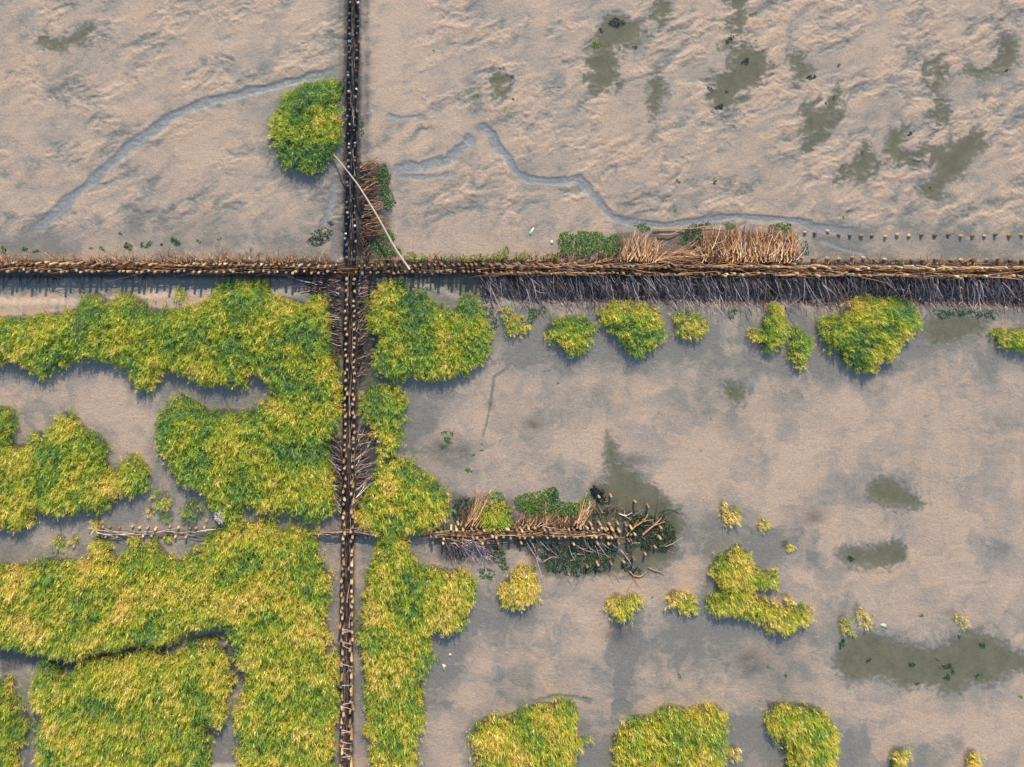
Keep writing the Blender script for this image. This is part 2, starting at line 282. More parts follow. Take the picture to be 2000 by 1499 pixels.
# creeks between the lower-left meadows
strip([(0,1270),(110,1297),(180,1287),(280,1262),(350,1262),(360,1240),(435,1228),(455,1275),(478,1325),(455,1400),(460,1500),(400,1500),(400,1420),(440,1420),(457,1340),(440,1262),(375,1255),(300,1275),(150,1300),(110,1325),(75,1290),(60,1340),(60,1380),(80,1410),(70,1460),(60,1800),(30,1800),(55,1425),(20,1350),(0,1325),(-300,1325),(-300,1270)], 5, -.09)
for line, w, dep in CHAN:
    sl = window(line, w*3); d, side, t = ldist(GXX[sl], GYY[sl], line)
    w = w*(1+.7*perlin(t*17, t*0+.5, 99)); d = d+JIT[sl]*w*.4
    taper = sst(0, .06, t)*sst(1, .92, t)*.75+.25
    prof = sst(w*1.05, w*.45, d)
    Z[sl] += (-dep*.5*prof*(1+.5*c2[sl])+.004*np.exp(-((d-w*1.35)/(w*.5))**2)*(side > 0))*taper
    WET[sl] += .9*sst(w*1.3, w*.7, d)*taper; SILT_SHEEN[sl] = np.maximum(SILT_SHEEN[sl], sst(w*1.25, w*.4, d)*taper*(line[0][0] not in (995, 1040, 1215)))
# footprint of grass: raised a little, scoured round, wet lee
GM = np.zeros(GXX.shape)
for g in GRASS:
    poly = [PX(*P(x, y, .22)) for x, y in ext(g[1])]
    sl = window(poly, 12); d = sdf(GXX[sl], GYY[sl], poly)+JIT[sl]*4
    GM[sl] = np.maximum(GM[sl], sst(4, -6, d)*min(1, g[2]))
def blur(a, r):
    k = int(r/st)
    for ax in (0, 1):
        for _ in range(2):
            c = np.cumsum(np.concatenate([np.repeat(a.take([0], ax), k+1, ax), a, np.repeat(a.take([-1], ax), k, ax)], ax), ax)
            n = a.shape[ax]
            a = (c.take(range(2*k+1, 2*k+1+n), ax)-c.take(range(0, n), ax))/(2*k+1)
    return a
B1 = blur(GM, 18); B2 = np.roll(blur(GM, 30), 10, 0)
Z += B1*.022-np.clip(B2-GM, 0, 1)*.03
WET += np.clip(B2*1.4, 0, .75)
DARK += GM*.75  # plant litter and the shade beneath the grass, put into the mud colour
# pools
POOLZ = []; LEV = np.full(Z.shape, -9.)
for k, poly in enumerate(POOLS):
    poly = ext(poly) if k != 3 and k != 2 else poly
    sl = window(poly, 30); d = sdf(GXX[sl], GYY[sl], poly)+JIT[sl]*7+c2[sl]*12+c1[sl]*8
    m = sst(8, -12, d)
    core = d < -4
    zz = Z[sl]; base = np.percentile(zz[core], 55) if core.any() else 0
    lev = base-.003
    Z[sl] = np.where(d < 30, zz*(1-m)+m*(lev-.012-.01*sst(0, -25, d)+.3*(zz-base)), zz)
    POOL[sl] = np.maximum(POOL[sl], m); WET[sl] += .55*sst(16, 0, d)
    LEV[sl] = np.where(d < 12, np.maximum(LEV[sl], lev), LEV[sl]); POOLZ.append((poly, lev))
# black mud and shade under fences and brushwood, both painted into the colour
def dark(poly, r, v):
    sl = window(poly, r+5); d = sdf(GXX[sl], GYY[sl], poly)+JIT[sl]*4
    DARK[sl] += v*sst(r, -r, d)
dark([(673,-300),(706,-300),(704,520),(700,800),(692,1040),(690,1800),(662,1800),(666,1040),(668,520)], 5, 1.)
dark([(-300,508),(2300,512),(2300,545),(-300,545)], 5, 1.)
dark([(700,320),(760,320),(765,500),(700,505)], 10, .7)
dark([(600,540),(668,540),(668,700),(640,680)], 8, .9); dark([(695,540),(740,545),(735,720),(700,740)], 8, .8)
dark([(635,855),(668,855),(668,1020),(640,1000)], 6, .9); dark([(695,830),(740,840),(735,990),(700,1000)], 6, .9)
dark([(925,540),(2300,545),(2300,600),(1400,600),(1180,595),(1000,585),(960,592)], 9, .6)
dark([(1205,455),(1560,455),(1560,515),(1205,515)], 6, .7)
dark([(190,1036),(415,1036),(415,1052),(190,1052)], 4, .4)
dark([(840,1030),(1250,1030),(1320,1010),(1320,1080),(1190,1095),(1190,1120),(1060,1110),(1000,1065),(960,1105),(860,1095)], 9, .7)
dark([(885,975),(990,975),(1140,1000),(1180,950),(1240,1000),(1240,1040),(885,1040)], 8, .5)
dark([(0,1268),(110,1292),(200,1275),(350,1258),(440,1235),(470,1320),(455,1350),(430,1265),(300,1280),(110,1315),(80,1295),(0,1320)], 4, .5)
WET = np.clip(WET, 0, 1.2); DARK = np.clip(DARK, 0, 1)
SURF = None
def surface(x, y):
    global Z
    keep = Z; Z = np.maximum(Z, LEV+.002); r_ = ground(x, y); Z = keep; return r_
def ground(x, y):
    px, py = PX(np.asarray(x, float), np.asarray(y, float))
    fx = np.clip((px-x0)/st, 0, len(gx)-1.001); fy = np.clip((py-y0)/st, 0, len(gy)-1.001)
    i = fy.astype(int); j = fx.astype(int); a = fx-j; b = fy-i
    return (Z[i, j]*(1-a)+Z[i, j+1]*a)*(1-b)+(Z[i+1, j]*(1-a)+Z[i+1, j+1]*a)*b
# ------------------------------------------------------------------ mesh helpers
def mesh_from(name, V_, quads=None, tris=None, attrs=None, mats=(), smooth=False, midx=None):
    me = bpy.data.meshes.new(name); V_ = np.asarray(V_, np.float32)
    nq = 0 if quads is None else len(quads); nt = 0 if tris is None else len(tris)
    me.vertices.add(len(V_)); me.vertices.foreach_set('co', V_.ravel())
    loops = np.concatenate([a for a in [np.asarray(quads).ravel() if nq else None, np.asarray(tris).ravel() if nt else None] if a is not None]).astype(np.int32)
    me.loops.add(len(loops)); me.loops.foreach_set('vertex_index', loops)
    tot = np.concatenate([np.full(nq, 4), np.full(nt, 3)]).astype(np.int32)
    stt = np.concatenate([[0], np.cumsum(tot)[:-1]]).astype(np.int32)
    me.polygons.add(nq+nt); me.polygons.foreach_set('loop_start', stt); me.polygons.foreach_set('loop_total', tot)
    if smooth: me.polygons.foreach_set('use_smooth', np.ones(nq+nt, bool))
    for m in mats: me.materials.append(m)
    if midx is not None: me.polygons.foreach_set('material_index', np.asarray(midx, np.int32))
    for k, v in (attrs or {}).items():
        a = me.attributes.new(k, 'FLOAT', 'POINT'); a.data.foreach_set('value', np.asarray(v, np.float32).ravel())
    me.update(calc_edges=True); me.validate()
    return me
def add(name, me, parent=None, label=None, cat=None, group=None, kind=None, loc=None):
    o = bpy.data.objects.new(name, me); C.objects.link(o)
    if loc is not None: o.location = loc
    if parent is not None: o.parent = parent
    if label: o['label'] = label
    if cat: o['category'] = cat
    if group: o['group'] = group
    if kind: o['kind'] = kind
    return o
def recentre(V_):
    V_ = np.asarray(V_); c = V_.mean(0); c[2] = V_[:, 2].min(); return V_-c, c
# ------------------------------------------------------------------ materials
def newmat(name):
    m = bpy.data.materials.new(name); m.use_nodes = True; nt = m.node_tree; nt.nodes.clear()
    out = nt.nodes.new('ShaderNodeOutputMaterial'); return m, nt, out
def nd(nt, t, **kw):
    n = nt.nodes.new(t)
    for k, v in kw.items():
        if k in n.inputs: n.inputs[k].default_value = v
        else: setattr(n, k, v)
    return n
def lk(nt, a, b): nt.links.new(a, b)
def ramp(nt, stops, fac):
    r = nt.nodes.new('ShaderNodeValToRGB'); e = r.color_ramp.elements
    while len(e) < len(stops): e.new(.5)
    for i, (p, c) in enumerate(stops): e[i].position = p; e[i].color = (*c, 1)
    lk(nt, fac, r.inputs[0]); return r.outputs[0]
def mix(nt, f, a, b, mode='MIX'):
    n = nt.nodes.new('ShaderNodeMix'); n.data_type = 'RGBA'; n.blend_type = mode
    for sock, v in ((n.inputs[0], f), (n.inputs[6], a), (n.inputs[7], b)):
        if hasattr(v, 'is_output'): lk(nt, v, sock)
        elif isinstance(v, (int, float)): sock.default_value = v
        else: sock.default_value = (*v, 1)
    return n.outputs[2]
def math_(nt, op, a, b=None, c=None):
    n = nt.nodes.new('ShaderNodeMath'); n.operation = op
    for i, v in enumerate((a, b, c)):
        if v is None: continue
        if hasattr(v, 'is_output'): lk(nt, v, n.inputs[i])
        else: n.inputs[i].default_value = v
    return n.outputs[0]
def attr(nt, name):
    n = nt.nodes.new('ShaderNodeAttribute'); n.attribute_name = name; return n.outputs['Fac']
def objco(nt): return nt.nodes.new('ShaderNodeTexCoord').outputs['Object']
def noise(nt, co, scale, detail=3, rough=.6):
    n = nd(nt, 'ShaderNodeTexNoise', Scale=scale, Detail=detail, Roughness=rough); lk(nt, co, n.inputs['Vector']); return n.outputs['Fac']
# mud
MUD, nt, out = newmat('mud')
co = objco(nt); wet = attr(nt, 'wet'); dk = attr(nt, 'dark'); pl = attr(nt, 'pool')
n1 = noise(nt, co, 38, 3, .7); n2 = noise(nt, co, 2.2, 4, .65); n3 = noise(nt, co, 9, 3, .6); n4 = noise(nt, co, 110, 2, .6); n5 = noise(nt, co, 15, 4, .75)
w = math_(nt, 'ADD', wet, math_(nt, 'MULTIPLY', math_(nt, 'SUBTRACT', n3, .5), .55))
col = ramp(nt, [(0., (.47, .335, .235)), (.3, (.385, .285, .21)), (.6, (.285, .235, .19)), (.85, (.20, .185, .15)), (1., (.158, .152, .132))], w)
col = mix(nt, math_(nt, 'MULTIPLY', n2, .45), col, (.30, .265, .195))
n6 = noise(nt, co, .45, 5, .65); wm = nd(nt, 'ShaderNodeMapRange'); lk(nt, n6, wm.inputs[0]); wm.inputs[1].default_value = .45; wm.inputs[2].default_value = .72; wm.inputs[3].default_value = 0; wm.inputs[4].default_value = .75
col = mix(nt, math_(nt, 'MULTIPLY', wm.outputs[0], math_(nt, 'SUBTRACT', 1.0, math_(nt, 'MULTIPLY', w, .8))), col, (.42, .295, .19))
col = mix(nt, math_(nt, 'MULTIPLY', attr(nt, 'silt_sheen'), math_(nt, 'MULTIPLY', noise(nt, co, 3.2, 4, .7), .95)), col, (.25, .27, .275))  # pale silt plus the shiny channels' sky sheen, painted into the colour
col = mix(nt, pl, col, (.22, .20, .125))
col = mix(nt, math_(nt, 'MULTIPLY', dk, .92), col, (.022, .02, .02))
grain = ramp(nt, [(.3, (.55, .57, .60)), (.5, (1, 1, 1)), (.7, (1.42, 1.34, 1.26))], math_(nt, 'ADD', math_(nt, 'MULTIPLY', n1, .5), math_(nt, 'MULTIPLY', n5, .5)))
col = mix(nt, .85, col, grain, 'MULTIPLY')
vo = nd(nt, 'ShaderNodeTexVoronoi', Scale=8.); lk(nt, co, vo.inputs['Vector'])
spk = math_(nt, 'LESS_THAN', vo.outputs['Distance'], .07)
spk = math_(nt, 'MULTIPLY', spk, math_(nt, 'GREATER_THAN', math_(nt, 'ADD', noise(nt, co, 1.3, 2), math_(nt, 'MULTIPLY', attr(nt, 'silt_sheen'), .3)), .55))  # shell specks, denser along the channels as painted sparkle
col = mix(nt, math_(nt, 'MULTIPLY', spk, .8), col, (.62, .58, .52))
rgh = nd(nt, 'ShaderNodeMapRange'); lk(nt, w, rgh.inputs[0])
rgh.inputs[1].default_value = 0; rgh.inputs[2].default_value = 1.0; rgh.inputs[3].default_value = .75; rgh.inputs[4].default_value = .34
bp = nd(nt, 'ShaderNodeBump', Strength=.8, Distance=.014)
lk(nt, math_(nt, 'ADD', math_(nt, 'ADD', n1, math_(nt, 'MULTIPLY', n4, .5)), math_(nt, 'MULTIPLY', n5, 1.4)), bp.inputs['Height'])
b = nd(nt, 'ShaderNodeBsdfPrincipled'); lk(nt, col, b.inputs['Base Color']); lk(nt, rgh.outputs[0], b.inputs['Roughness']); lk(nt, bp.outputs[0], b.inputs['Normal'])
lk(nt, b.outputs[0], out.inputs[0])
# water
WAT, nt, out = newmat('water')
co = objco(nt); bw = nd(nt, 'ShaderNodeBsdfPrincipled', Roughness=.06)
cw = ramp(nt, [(.35, (.10, .105, .06)), (.5, (.155, .15, .09)), (.65, (.215, .195, .12))], math_(nt, 'ADD', math_(nt, 'MULTIPLY', noise(nt, co, 2.6, 6, .75), .8), math_(nt, 'MULTIPLY', noise(nt, co, 25, 3), .2)))
lk(nt, cw, bw.inputs['Base Color']); bpw = nd(nt, 'ShaderNodeBump', Strength=.06, Distance=.01); lk(nt, noise(nt, co, 14, 2), bpw.inputs['Height']); lk(nt, bpw.outputs[0], bw.inputs['Normal'])
dpt = attr(nt, 'depth'); alp = nd(nt, 'ShaderNodeMapRange'); lk(nt, dpt, alp.inputs[0]); alp.inputs[1].default_value = 0; alp.inputs[2].default_value = .02; alp.inputs[3].default_value = .12; alp.inputs[4].default_value = .55
lk(nt, alp.outputs[0], bw.inputs['Alpha'])
lk(nt, bw.outputs[0], out.inputs[0])
def leafmat(name, stops, trans=.35, rough=.5):
    m, nt, out = newmat(name); c = ramp(nt, stops, attr(nt, 'tint'))
    b = nd(nt, 'ShaderNodeBsdfPrincipled', Roughness=rough); lk(nt, c, b.inputs['Base Color'])
    t = nt.nodes.new('ShaderNodeBsdfTranslucent'); lk(nt, c, t.inputs['Color'])
    s = nt.nodes.new('ShaderNodeMixShader'); s.inputs[0].default_value = trans
    lk(nt, b.outputs[0], s.inputs[1]); lk(nt, t.outputs[0], s.inputs[2]); lk(nt, s.outputs[0], out.inputs[0]); return m
BLADE = leafmat('grass_blade', [(0, (.13, .22, .12)), (.2, (.17, .35, .07)), (.38, (.33, .50, .035)), (.56, (.62, .60, .04)), (.76, (.88, .64, .10)), (1, (.95, .80, .50))])
WEED = leafmat('seaweed', [(0, (.006, .012, .014)), (.25, (.010, .045, .028)), (.5, (.035, .13, .02)), (.75, (.13, .27, .02)), (1, (.36, .40, .05))], .25, .3)
FLW = leafmat('aster_flower', [(0, (.6, .4, .5)), (1, (.85, .7, .75))], .3)
def woodmat(name, stops, rough=.75, useobj=False, spec=.3):
    m, nt, out = newmat(name); co = objco(nt)
    if useobj:
        f = nt.nodes.new('ShaderNodeObjectInfo').outputs['Random']
    else: f = attr(nt, 'tint')
    f = math_(nt, 'ADD', f, math_(nt, 'MULTIPLY', math_(nt, 'SUBTRACT', noise(nt, co, 30, 3), .5), .5))
    c = ramp(nt, stops, f)
    b = nd(nt, 'ShaderNodeBsdfPrincipled', Roughness=rough); lk(nt, c, b.inputs['Base Color']); b.inputs['Specular IOR Level'].default_value = spec
    lk(nt, b.outputs[0], out.inputs[0]); return m
TWIG = woodmat('twig_bark', [(0, (.018, .012, .010)), (.35, (.09, .045, .028)), (.6, (.28, .145, .07)), (.8, (.52, .29, .13)), (1, (.68, .50, .36))])
TWIGD = woodmat('wet_twig_bark', [(0, (.018, .013, .013)), (.4, (.085, .056, .046)), (.7, (.28, .19, .155)), (1, (.80, .64, .56))])
POSTW = woodmat('post_wood', [(0, (.12, .07, .04)), (.5, (.36, .21, .09)), (1, (.55, .37, .18))], useobj=True)
POSTD = woodmat('dark_post_wood', [(0, (.02, .02, .02)), (.6, (.06, .06, .05)), (1, (.16, .15, .12))], useobj=True)
ENDW = woodmat('post_end_grain', [(0, (.16, .12, .08)), (.5, (.34, .25, .16)), (.9, (.48, .36, .24)), (1, (.62, .52, .42))], useobj=True)
ENDD = woodmat('dark_post_end_grain', [(0, (.03, .035, .035)), (.5, (.08, .08, .075)), (.85, (.20, .19, .17)), (.95, (.45, .43, .4)), (1, (.85, .82, .8))], useobj=True)
ENDB = woodmat('brown_end_grain', [(0, (.10, .07, .045)), (.6, (.22, .15, .09)), (1, (.42, .31, .2))], useobj=True)
POLE = woodmat('pole_bark', [(0, (.45, .34, .26)), (1, (.75, .62, .52))], useobj=True)
WHITE = woodmat('bleached', [(0, (.38, .40, .30)), (1, (.55, .55, .48))], useobj=True)
# ------------------------------------------------------------------ ground sheet and water
far = np.array([350, 460, 700, 1300, 3000, 8000, 30000.])
ex = np.concatenate([(x0-far)[::-1], gx, x1+far]); ey = np.concatenate([(y0-far)[::-1], gy, y1+far]); k = len(far)
def pad(a): return np.pad(a, k, mode='edge')
EX, EY = np.meshgrid(ex, ey); wxx, wyy = W(EX, EY)
Zp = pad(Z); n_, m_ = Zp.shape
edge = np.pad(np.ones(Z.shape), k); Zp = np.where(edge > 0, Zp, Zp*.3)
verts = np.stack([wxx.ravel(), wyy.ravel(), Zp.ravel()], 1)
ii, jj = np.meshgrid(np.arange(n_-1), np.arange(m_-1), indexing='ij'); a = (ii*m_+jj).ravel()
me = mesh_from('mudflat', verts, quads=np.stack([a, a+m_, a+m_+1, a+1], 1), attrs={'wet': pad(WET), 'dark': pad(DARK), 'pool': pad(POOL), 'silt_sheen': pad(SILT_SHEEN)}, mats=[MUD], smooth=True)
add('mudflat', me, kind='structure')
wv, wq = [], []
for poly, lev in POOLZ:
    pts = np.asarray(poly, float); lo = pts.min(0)-14; hi = pts.max(0)+14
    nx_ = int((hi[0]-lo[0])/3)+2; ny_ = int((hi[1]-lo[1])/3)+2
    xs = np.linspace(lo[0], hi[0], nx_); ys = np.linspace(lo[1], hi[1], ny_); A, B = np.meshgrid(xs, ys)
    d = sdf(A, B, pts); X_, Y_ = W(A, B); base = sum(len(q) for q in wv)
    wv.append(np.stack([X_.ravel(), Y_.ravel(), np.full(A.size, lev)], 1))
    i2, j2 = np.meshgrid(np.arange(ny_-1), np.arange(nx_-1), indexing='ij')
    ok = (np.minimum(np.minimum(d[:-1, :-1], d[1:, 1:]), np.minimum(d[1:, :-1], d[:-1, 1:])) < 12)[i2, j2].ravel()
    q = (i2*nx_+j2).ravel()[ok]+base; wq.append(np.stack([q, q+nx_, q+nx_+1, q+1], 1))
wv = np.concatenate(wv); add('water', mesh_from('water', wv, quads=np.concatenate(wq), attrs={'depth': wv[:, 2]-ground(wv[:, 0], wv[:, 1])}, mats=[WAT]), kind='structure')
# ------------------------------------------------------------------ blades
def blades(x, y, z, az, L, th0, kap, w, tint, twist=.5):
    n = len(x); ts = [0, .38, .72, 1.]; wd = [.6, 1., .75, 0]
    px_ = x.copy(); py_ = y.copy(); pz_ = z.copy(); V_ = np.zeros((n, 7, 3)); q = 0; prev = 0
    ta = az+math.pi/2+R.uniform(-twist, twist, n)
    for i, t in enumerate(ts):
        th = th0+kap*(t+prev)/2; dl = (t-prev)*L; prev = t
        hh = dl*np.sin(th); px_ = px_+hh*np.cos(az); py_ = py_+hh*np.sin(az); pz_ = pz_+dl*np.cos(th)
        if i < 3:
            for s in (-1, 1):
                V_[:, q, 0] = px_+s*np.cos(ta)*w*wd[i]/2; V_[:, q, 1] = py_+s*np.sin(ta)*w*wd[i]/2; V_[:, q, 2] = pz_; q += 1
        else: V_[:, q] = np.stack([px_, py_, pz_], 1)
    b = np.arange(n)[:, None]*7
    Q = np.concatenate([b+[0, 1, 3, 2], b+[2, 3, 5, 4]]); T = b+[4, 5, 6]
    return V_.reshape(-1, 3), Q, T, np.repeat(tint, 7)
class Acc:
    def __init__(s): s.v = []; s.q = []; s.t = []; s.a = []; s.n = 0
    def put(s, V_, Q, T, A):
        s.v.append(V_); s.a.append(A)
        if Q is not None: s.q.append(Q+s.n)
        if T is not None: s.t.append(T+s.n)
        s.n += len(V_)
    def obj(s, name, mats, parent=None, recent=True, smooth=False, loc0=None, **kw):
        V_ = np.concatenate(s.v); c = None
        if parent is None and recent: V_, c = recentre(V_)
        elif parent is not None and loc0 is None: V_ = V_-np.array(parent.location)
        me = mesh_from(name, V_, np.concatenate(s.q) if s.q else None, np.concatenate(s.t) if s.t else None, {'tint': np.concatenate(s.a)}, mats, smooth)
        return add(name, me, parent, loc=c, **kw)
def grass(name, poly, dens, h, tint, straw, kind, label):
    top = ext(poly); base = np.array([PX(*P(x, y, h*.6)) for x, y in top])
    lo = base.min(0); hi = base.max(0); sp = 4.1/math.sqrt(dens)
    nx_ = int((hi[0]-lo[0])/sp)+2; ny_ = int((hi[1]-lo[1])/sp)+2
    A, B = np.meshgrid(lo[0]+np.arange(nx_)*sp, lo[1]+np.arange(ny_)*sp)
    A = (A+R.uniform(-.5, .5, A.shape)*sp).ravel(); B = (B+R.uniform(-.5, .5, B.shape)*sp).ravel()
    d = sdf(A, B, base); e = fbm(A/22, B/22, 3, 131)
    sz = min(1., min(hi-lo)/70.); keep = (d+e*11*sz < (1.5-R.uniform(0, 6, A.shape))*sz) | ((d < 9) & (R.uniform(0, 1, A.shape) < .13) & (e < .1))
    gap = fbm(A/16, B/16, 3, 141); keep &= gap > -.52+(1-min(dens, 1))*.45
    A, B, d, e = A[keep], B[keep], d[keep], e[keep]
    if len(A) < 4: return
    big = fbm(A/70, B/70, 3, 151); mid = fbm(A/14, B/14, 3, 161)
    nb = 12; n = len(A)*nb
    x, y = W(A, B); z = ground(x, y)-.02
    inner = sst(0, -28, d); ht = h*(.50+.50*inner)*(1+.55*mid+.2*e); ht = ht*R.uniform(.62, 1.3, len(A)); ht = np.where(d > 0, h*.4, ht)
    # outward direction at the rim
    gx_ = sdf(A+2, B, base)-sdf(A-2, B, base); gy_ = sdf(A, B+2, base)-sdf(A, B-2, base); oaz = np.arctan2(-gy_, gx_)
    rep = lambda a: np.repeat(a, nb)
    az = R.uniform(0, 2*math.pi, n); m = R.uniform(0, 1, n) < (1-rep(inner))*.55; az = np.where(m, rep(oaz)+R.normal(0, .6, n), az)
    lev = np.tile(np.array([0, .25, .4, .5, .6, .7, .75, .8, .85, .9, .95, 1.]), len(A))
    L = np.where(lev < .1, rep(ht)*.9, R.uniform(.08, .17, n)*(.6+.4*rep(inner)))
    tn = .38+tint*.8+rep(big)*.48+rep(mid)*.32+rep(R.normal(0, .10, len(A)))+R.normal(0, .15, n)+rep(1-inner)*.05-(1-lev)*.06
    jx = R.normal(0, .022, n)+lev*rep(R.normal(0, .04, len(A))); jy = R.normal(0, .022, n)+lev*rep(R.normal(0, .04, len(A)))
    acc = Acc()
    acc.put(*blades(rep(x)+jx, rep(y)+jy, rep(z)+rep(ht)*lev*.85, az, L, R.uniform(.1, .8, n)*(lev > .1)+.1, R.uniform(.2, 1.1, n)+.4*rep(1-inner), R.uniform(.007, .0145, n), np.clip(tn, 0, .84)))
    # seed heads and bleached tips standing upright above the leaves
    p_ = R.uniform(0, 1, len(A)) < straw*.62*sst(-.35, .4, big+mid*.6+.1)
    if p_.any():
        xs, ys, zs, hs = x[p_], y[p_], z[p_], ht[p_]; k_ = len(xs)
        V_, Q, T, a_ = blades(xs, ys, zs+hs*.72, R.uniform(0, 6.28, k_), R.uniform(.07, .14, k_), R.uniform(0, .45, k_), R.uniform(0, .4, k_), R.uniform(.017, .028, k_), np.clip(R.normal(.80+tint*.2, .12, k_), .55, 1), 1.5)
        acc.put(V_, Q, T, a_)
    return acc.obj(name, [BLADE], label=label, cat='marsh plant' if 'lavender' in name else 'grass', kind='stuff' if kind else None,
                   group=None if kind else ('grass clumps on the mud' if 'grass' in name else 'low marsh plants by the stake row'))
for g in GRASS: grass(*g)
# aster in flower
heads = []; n = 26
for q in range(3):
    cx_, cy_ = [(428, 1002), (424, 1012), (433, 1018)][q]
    fx, fy = P(cx_+R.normal(0, 2.6, n), cy_+R.normal(0, 2.6, n), .3); z = ground(fx, fy)
    fl = Acc(); heads.append(fl); fl.put(*blades(fx, fy, z+R.uniform(.28, .34, n), R.uniform(0, 6.28, n), np.full(n, .05), np.full(n, 1.2), np.full(n, .3), np.full(n, .035), R.uniform(0, 1, n)))
st_ = Acc(); fx, fy = P(428+R.normal(0, 4, 40), 1010+R.normal(0, 6, 40), .2)
st_.put(*blades(fx, fy, ground(fx, fy)-.02, R.uniform(0, 6.28, 40), R.uniform(.28, .36, 40), R.uniform(0, .2, 40), R.uniform(0, .2, 40), np.full(40, .012), R.uniform(.1, .4, 40)))
ax_, ay_ = P(428, 1010, .2)
root = add('aster_plant', None, label='marsh plant with pale pink flower heads above the right end of the little stake row', cat='flowering plant', loc=(float(ax_), float(ay_), 0))
st_.obj('stems', [BLADE], root); [f_.obj('flower_head', [FLW], root) for f_ in heads]
# ------------------------------------------------------------------ twigs
def tubes(pts, rad, tint, sides=5):
    """pts (n,K,3), rad (n,K)"""
    n, K, _ = pts.shape
    d = np.gradient(pts, axis=1); d /= np.linalg.norm(d, axis=2, keepdims=True)+1e-9
    up = np.where(np.abs(d[..., 2:3]) > .9, np.array([1., 0, 0]), np.array([0, 0, 1.]))
    s = np.cross(d, up); s /= np.linalg.norm(s, axis=2, keepdims=True)+1e-9; t = np.cross(s, d)
    V_ = np.zeros((n, K, sides, 3))
    for i in range(sides):
        a = 2*math.pi*i/sides; V_[:, :, i] = pts+(s*math.cos(a)+t*math.sin(a))*rad[..., None]
    b = (np.arange(n)[:, None, None]*K*sides+np.arange(K-1)[None, :, None]*sides); i = np.arange(sides)[None, None, :]; j = (i+1) % sides
    Q = np.stack([b+i, b+j, b+sides+j, b+sides+i], -1).reshape(-1, 4)
    c0 = np.arange(n)*K*sides; T = []
    for off in (0, (K-1)*sides):
        for q in range(1, sides-1): T.append(np.stack([c0+off, c0+off+q, c0+off+q+1], 1))
    return V_.reshape(-1, 3), Q, np.concatenate(T), np.repeat(tint, K*sides)
def twigset(x, y, z, az, L, elev, r, tint, bend=.25, sag=.0, K=6, forks=0, acc=None):
    """twigs starting at x,y,z heading az/elev; they droop towards the ground"""
    n = len(x); acc = acc or Acc(); t = np.linspace(0, 1, K)
    bz = R.normal(0, bend, n); P_ = np.zeros((n, K, 3)); P_[:, 0] = np.stack([x, y, z], 1)
    for k_ in range(1, K):
        a = az+bz*t[k_]+R.normal(0, .09, n); e = elev-sag*t[k_]; dl = L/(K-1)
        P_[:, k_, 0] = P_[:, k_-1, 0]+dl*np.cos(a)*np.cos(e); P_[:, k_, 1] = P_[:, k_-1, 1]+dl*np.sin(a)*np.cos(e)
        P_[:, k_, 2] = P_[:, k_-1, 2]+dl*np.sin(e)
    g = ground(P_[..., 0], P_[..., 1])+r[:, None]*.4
    P_[..., 2] = np.maximum(P_[..., 2], g)
    rad = r[:, None]*(1-.62*t[None, :])
    acc.put(*tubes(P_, rad, tint))
    if forks:
        for f in range(forks):
            k_ = R.randint(1, K-1, n); s = P_[np.arange(n), k_]; sel = R.uniform(0, 1, n) < .7
            d = az+bz*t[k_]+R.choice([-1, 1], n)*R.uniform(.3, .8, n)
            twigset(s[sel, 0], s[sel, 1], s[sel, 2], d[sel], L[sel]*R.uniform(.3, .55, sel.sum()), elev[sel]+R.normal(0, .15, sel.sum()), r[sel]*.55, tint[sel], bend, sag, 4, 0, acc)
    return acc
def inpoly(poly, n):
    p = np.asarray(poly, float); lo = p.min(0); hi = p.max(0); X_ = []; Y_ = []
    while len(X_) < n:
        a = R.uniform(lo[0], hi[0], n*2); b_ = R.uniform(lo[1], hi[1], n*2); m = sdf(a, b_, p) < 0
        X_ += list(a[m]); Y_ += list(b_[m])
    return np.array(X_[:n]), np.array(Y_[:n])
def pile(name, poly, n, ang, spread, L, z0, elev, r, tint, label, mat=TWIG, bend=.25, sag=.6, forks=1, tsd=.2, group='brushwood laid beside the fences'):
    a, b_ = inpoly(poly, n); zz = R.uniform(z0[0], z0[1], n); x, y = P(a, b_, zz)
    z = ground(x, y)+zz
    acc = twigset(x, y, z, np.radians(ang)+R.normal(0, spread, n)+.28*fbm(a/30, b_/90, 2, 191), R.uniform(*L, n)*(1+.6*fbm(a/24, b_/90, 2, 195)), R.uniform(*elev, n), R.uniform(*r, n), np.clip(R.normal(tint, tsd, n)+.35*fbm(a/10, b_/60, 2, 193), 0, 1), bend, sag, 6, forks)
    return acc.obj(name, [mat], label=label, cat='brushwood', group=group)
pile('brushwood_mat', [(922,536),(1580,536),(1580,556),(945,556)], 950, -62, .2, (.35, 1.35), (.02, .30), (-.25, .05), (.006, .013), .64, 'dark slanting brushwood mat under the right fence, left part, from its first long twigs', TWIGD, tsd=.27)
pile('brushwood_mat', [(1585,538),(2240,538),(2240,560),(1585,560)], 900, -61, .22, (.3, 1.3), (.02, .30), (-.25, .05), (.006, .013), .62, 'dark slanting brushwood mat under the right fence, running to the right picture edge', TWIGD, tsd=.27)
pile('brushwood_mat', [(1560,575),(2200,575),(2200,596),(1560,592)], 420, -60, .5, (.15, .45), (.0, .08), (-.1, .1), (.005, .010), .5, 'fine broken twigs fraying out below the mat, on both sides of the largest tussock', TWIGD, forks=2, tsd=.25)
pile('brushwood_mat', [(1000,560),(1100,556),(1180,560),(1550,560),(1500,590),(1180,592),(1020,585)], 600, -66, .5, (.15, .4), (.0, .06), (-.1, .1), (.005, .010), .5, 'fine broken twigs fraying out below the dark mat, left of the spear-shaped tussock', TWIGD, forks=2, tsd=.25)
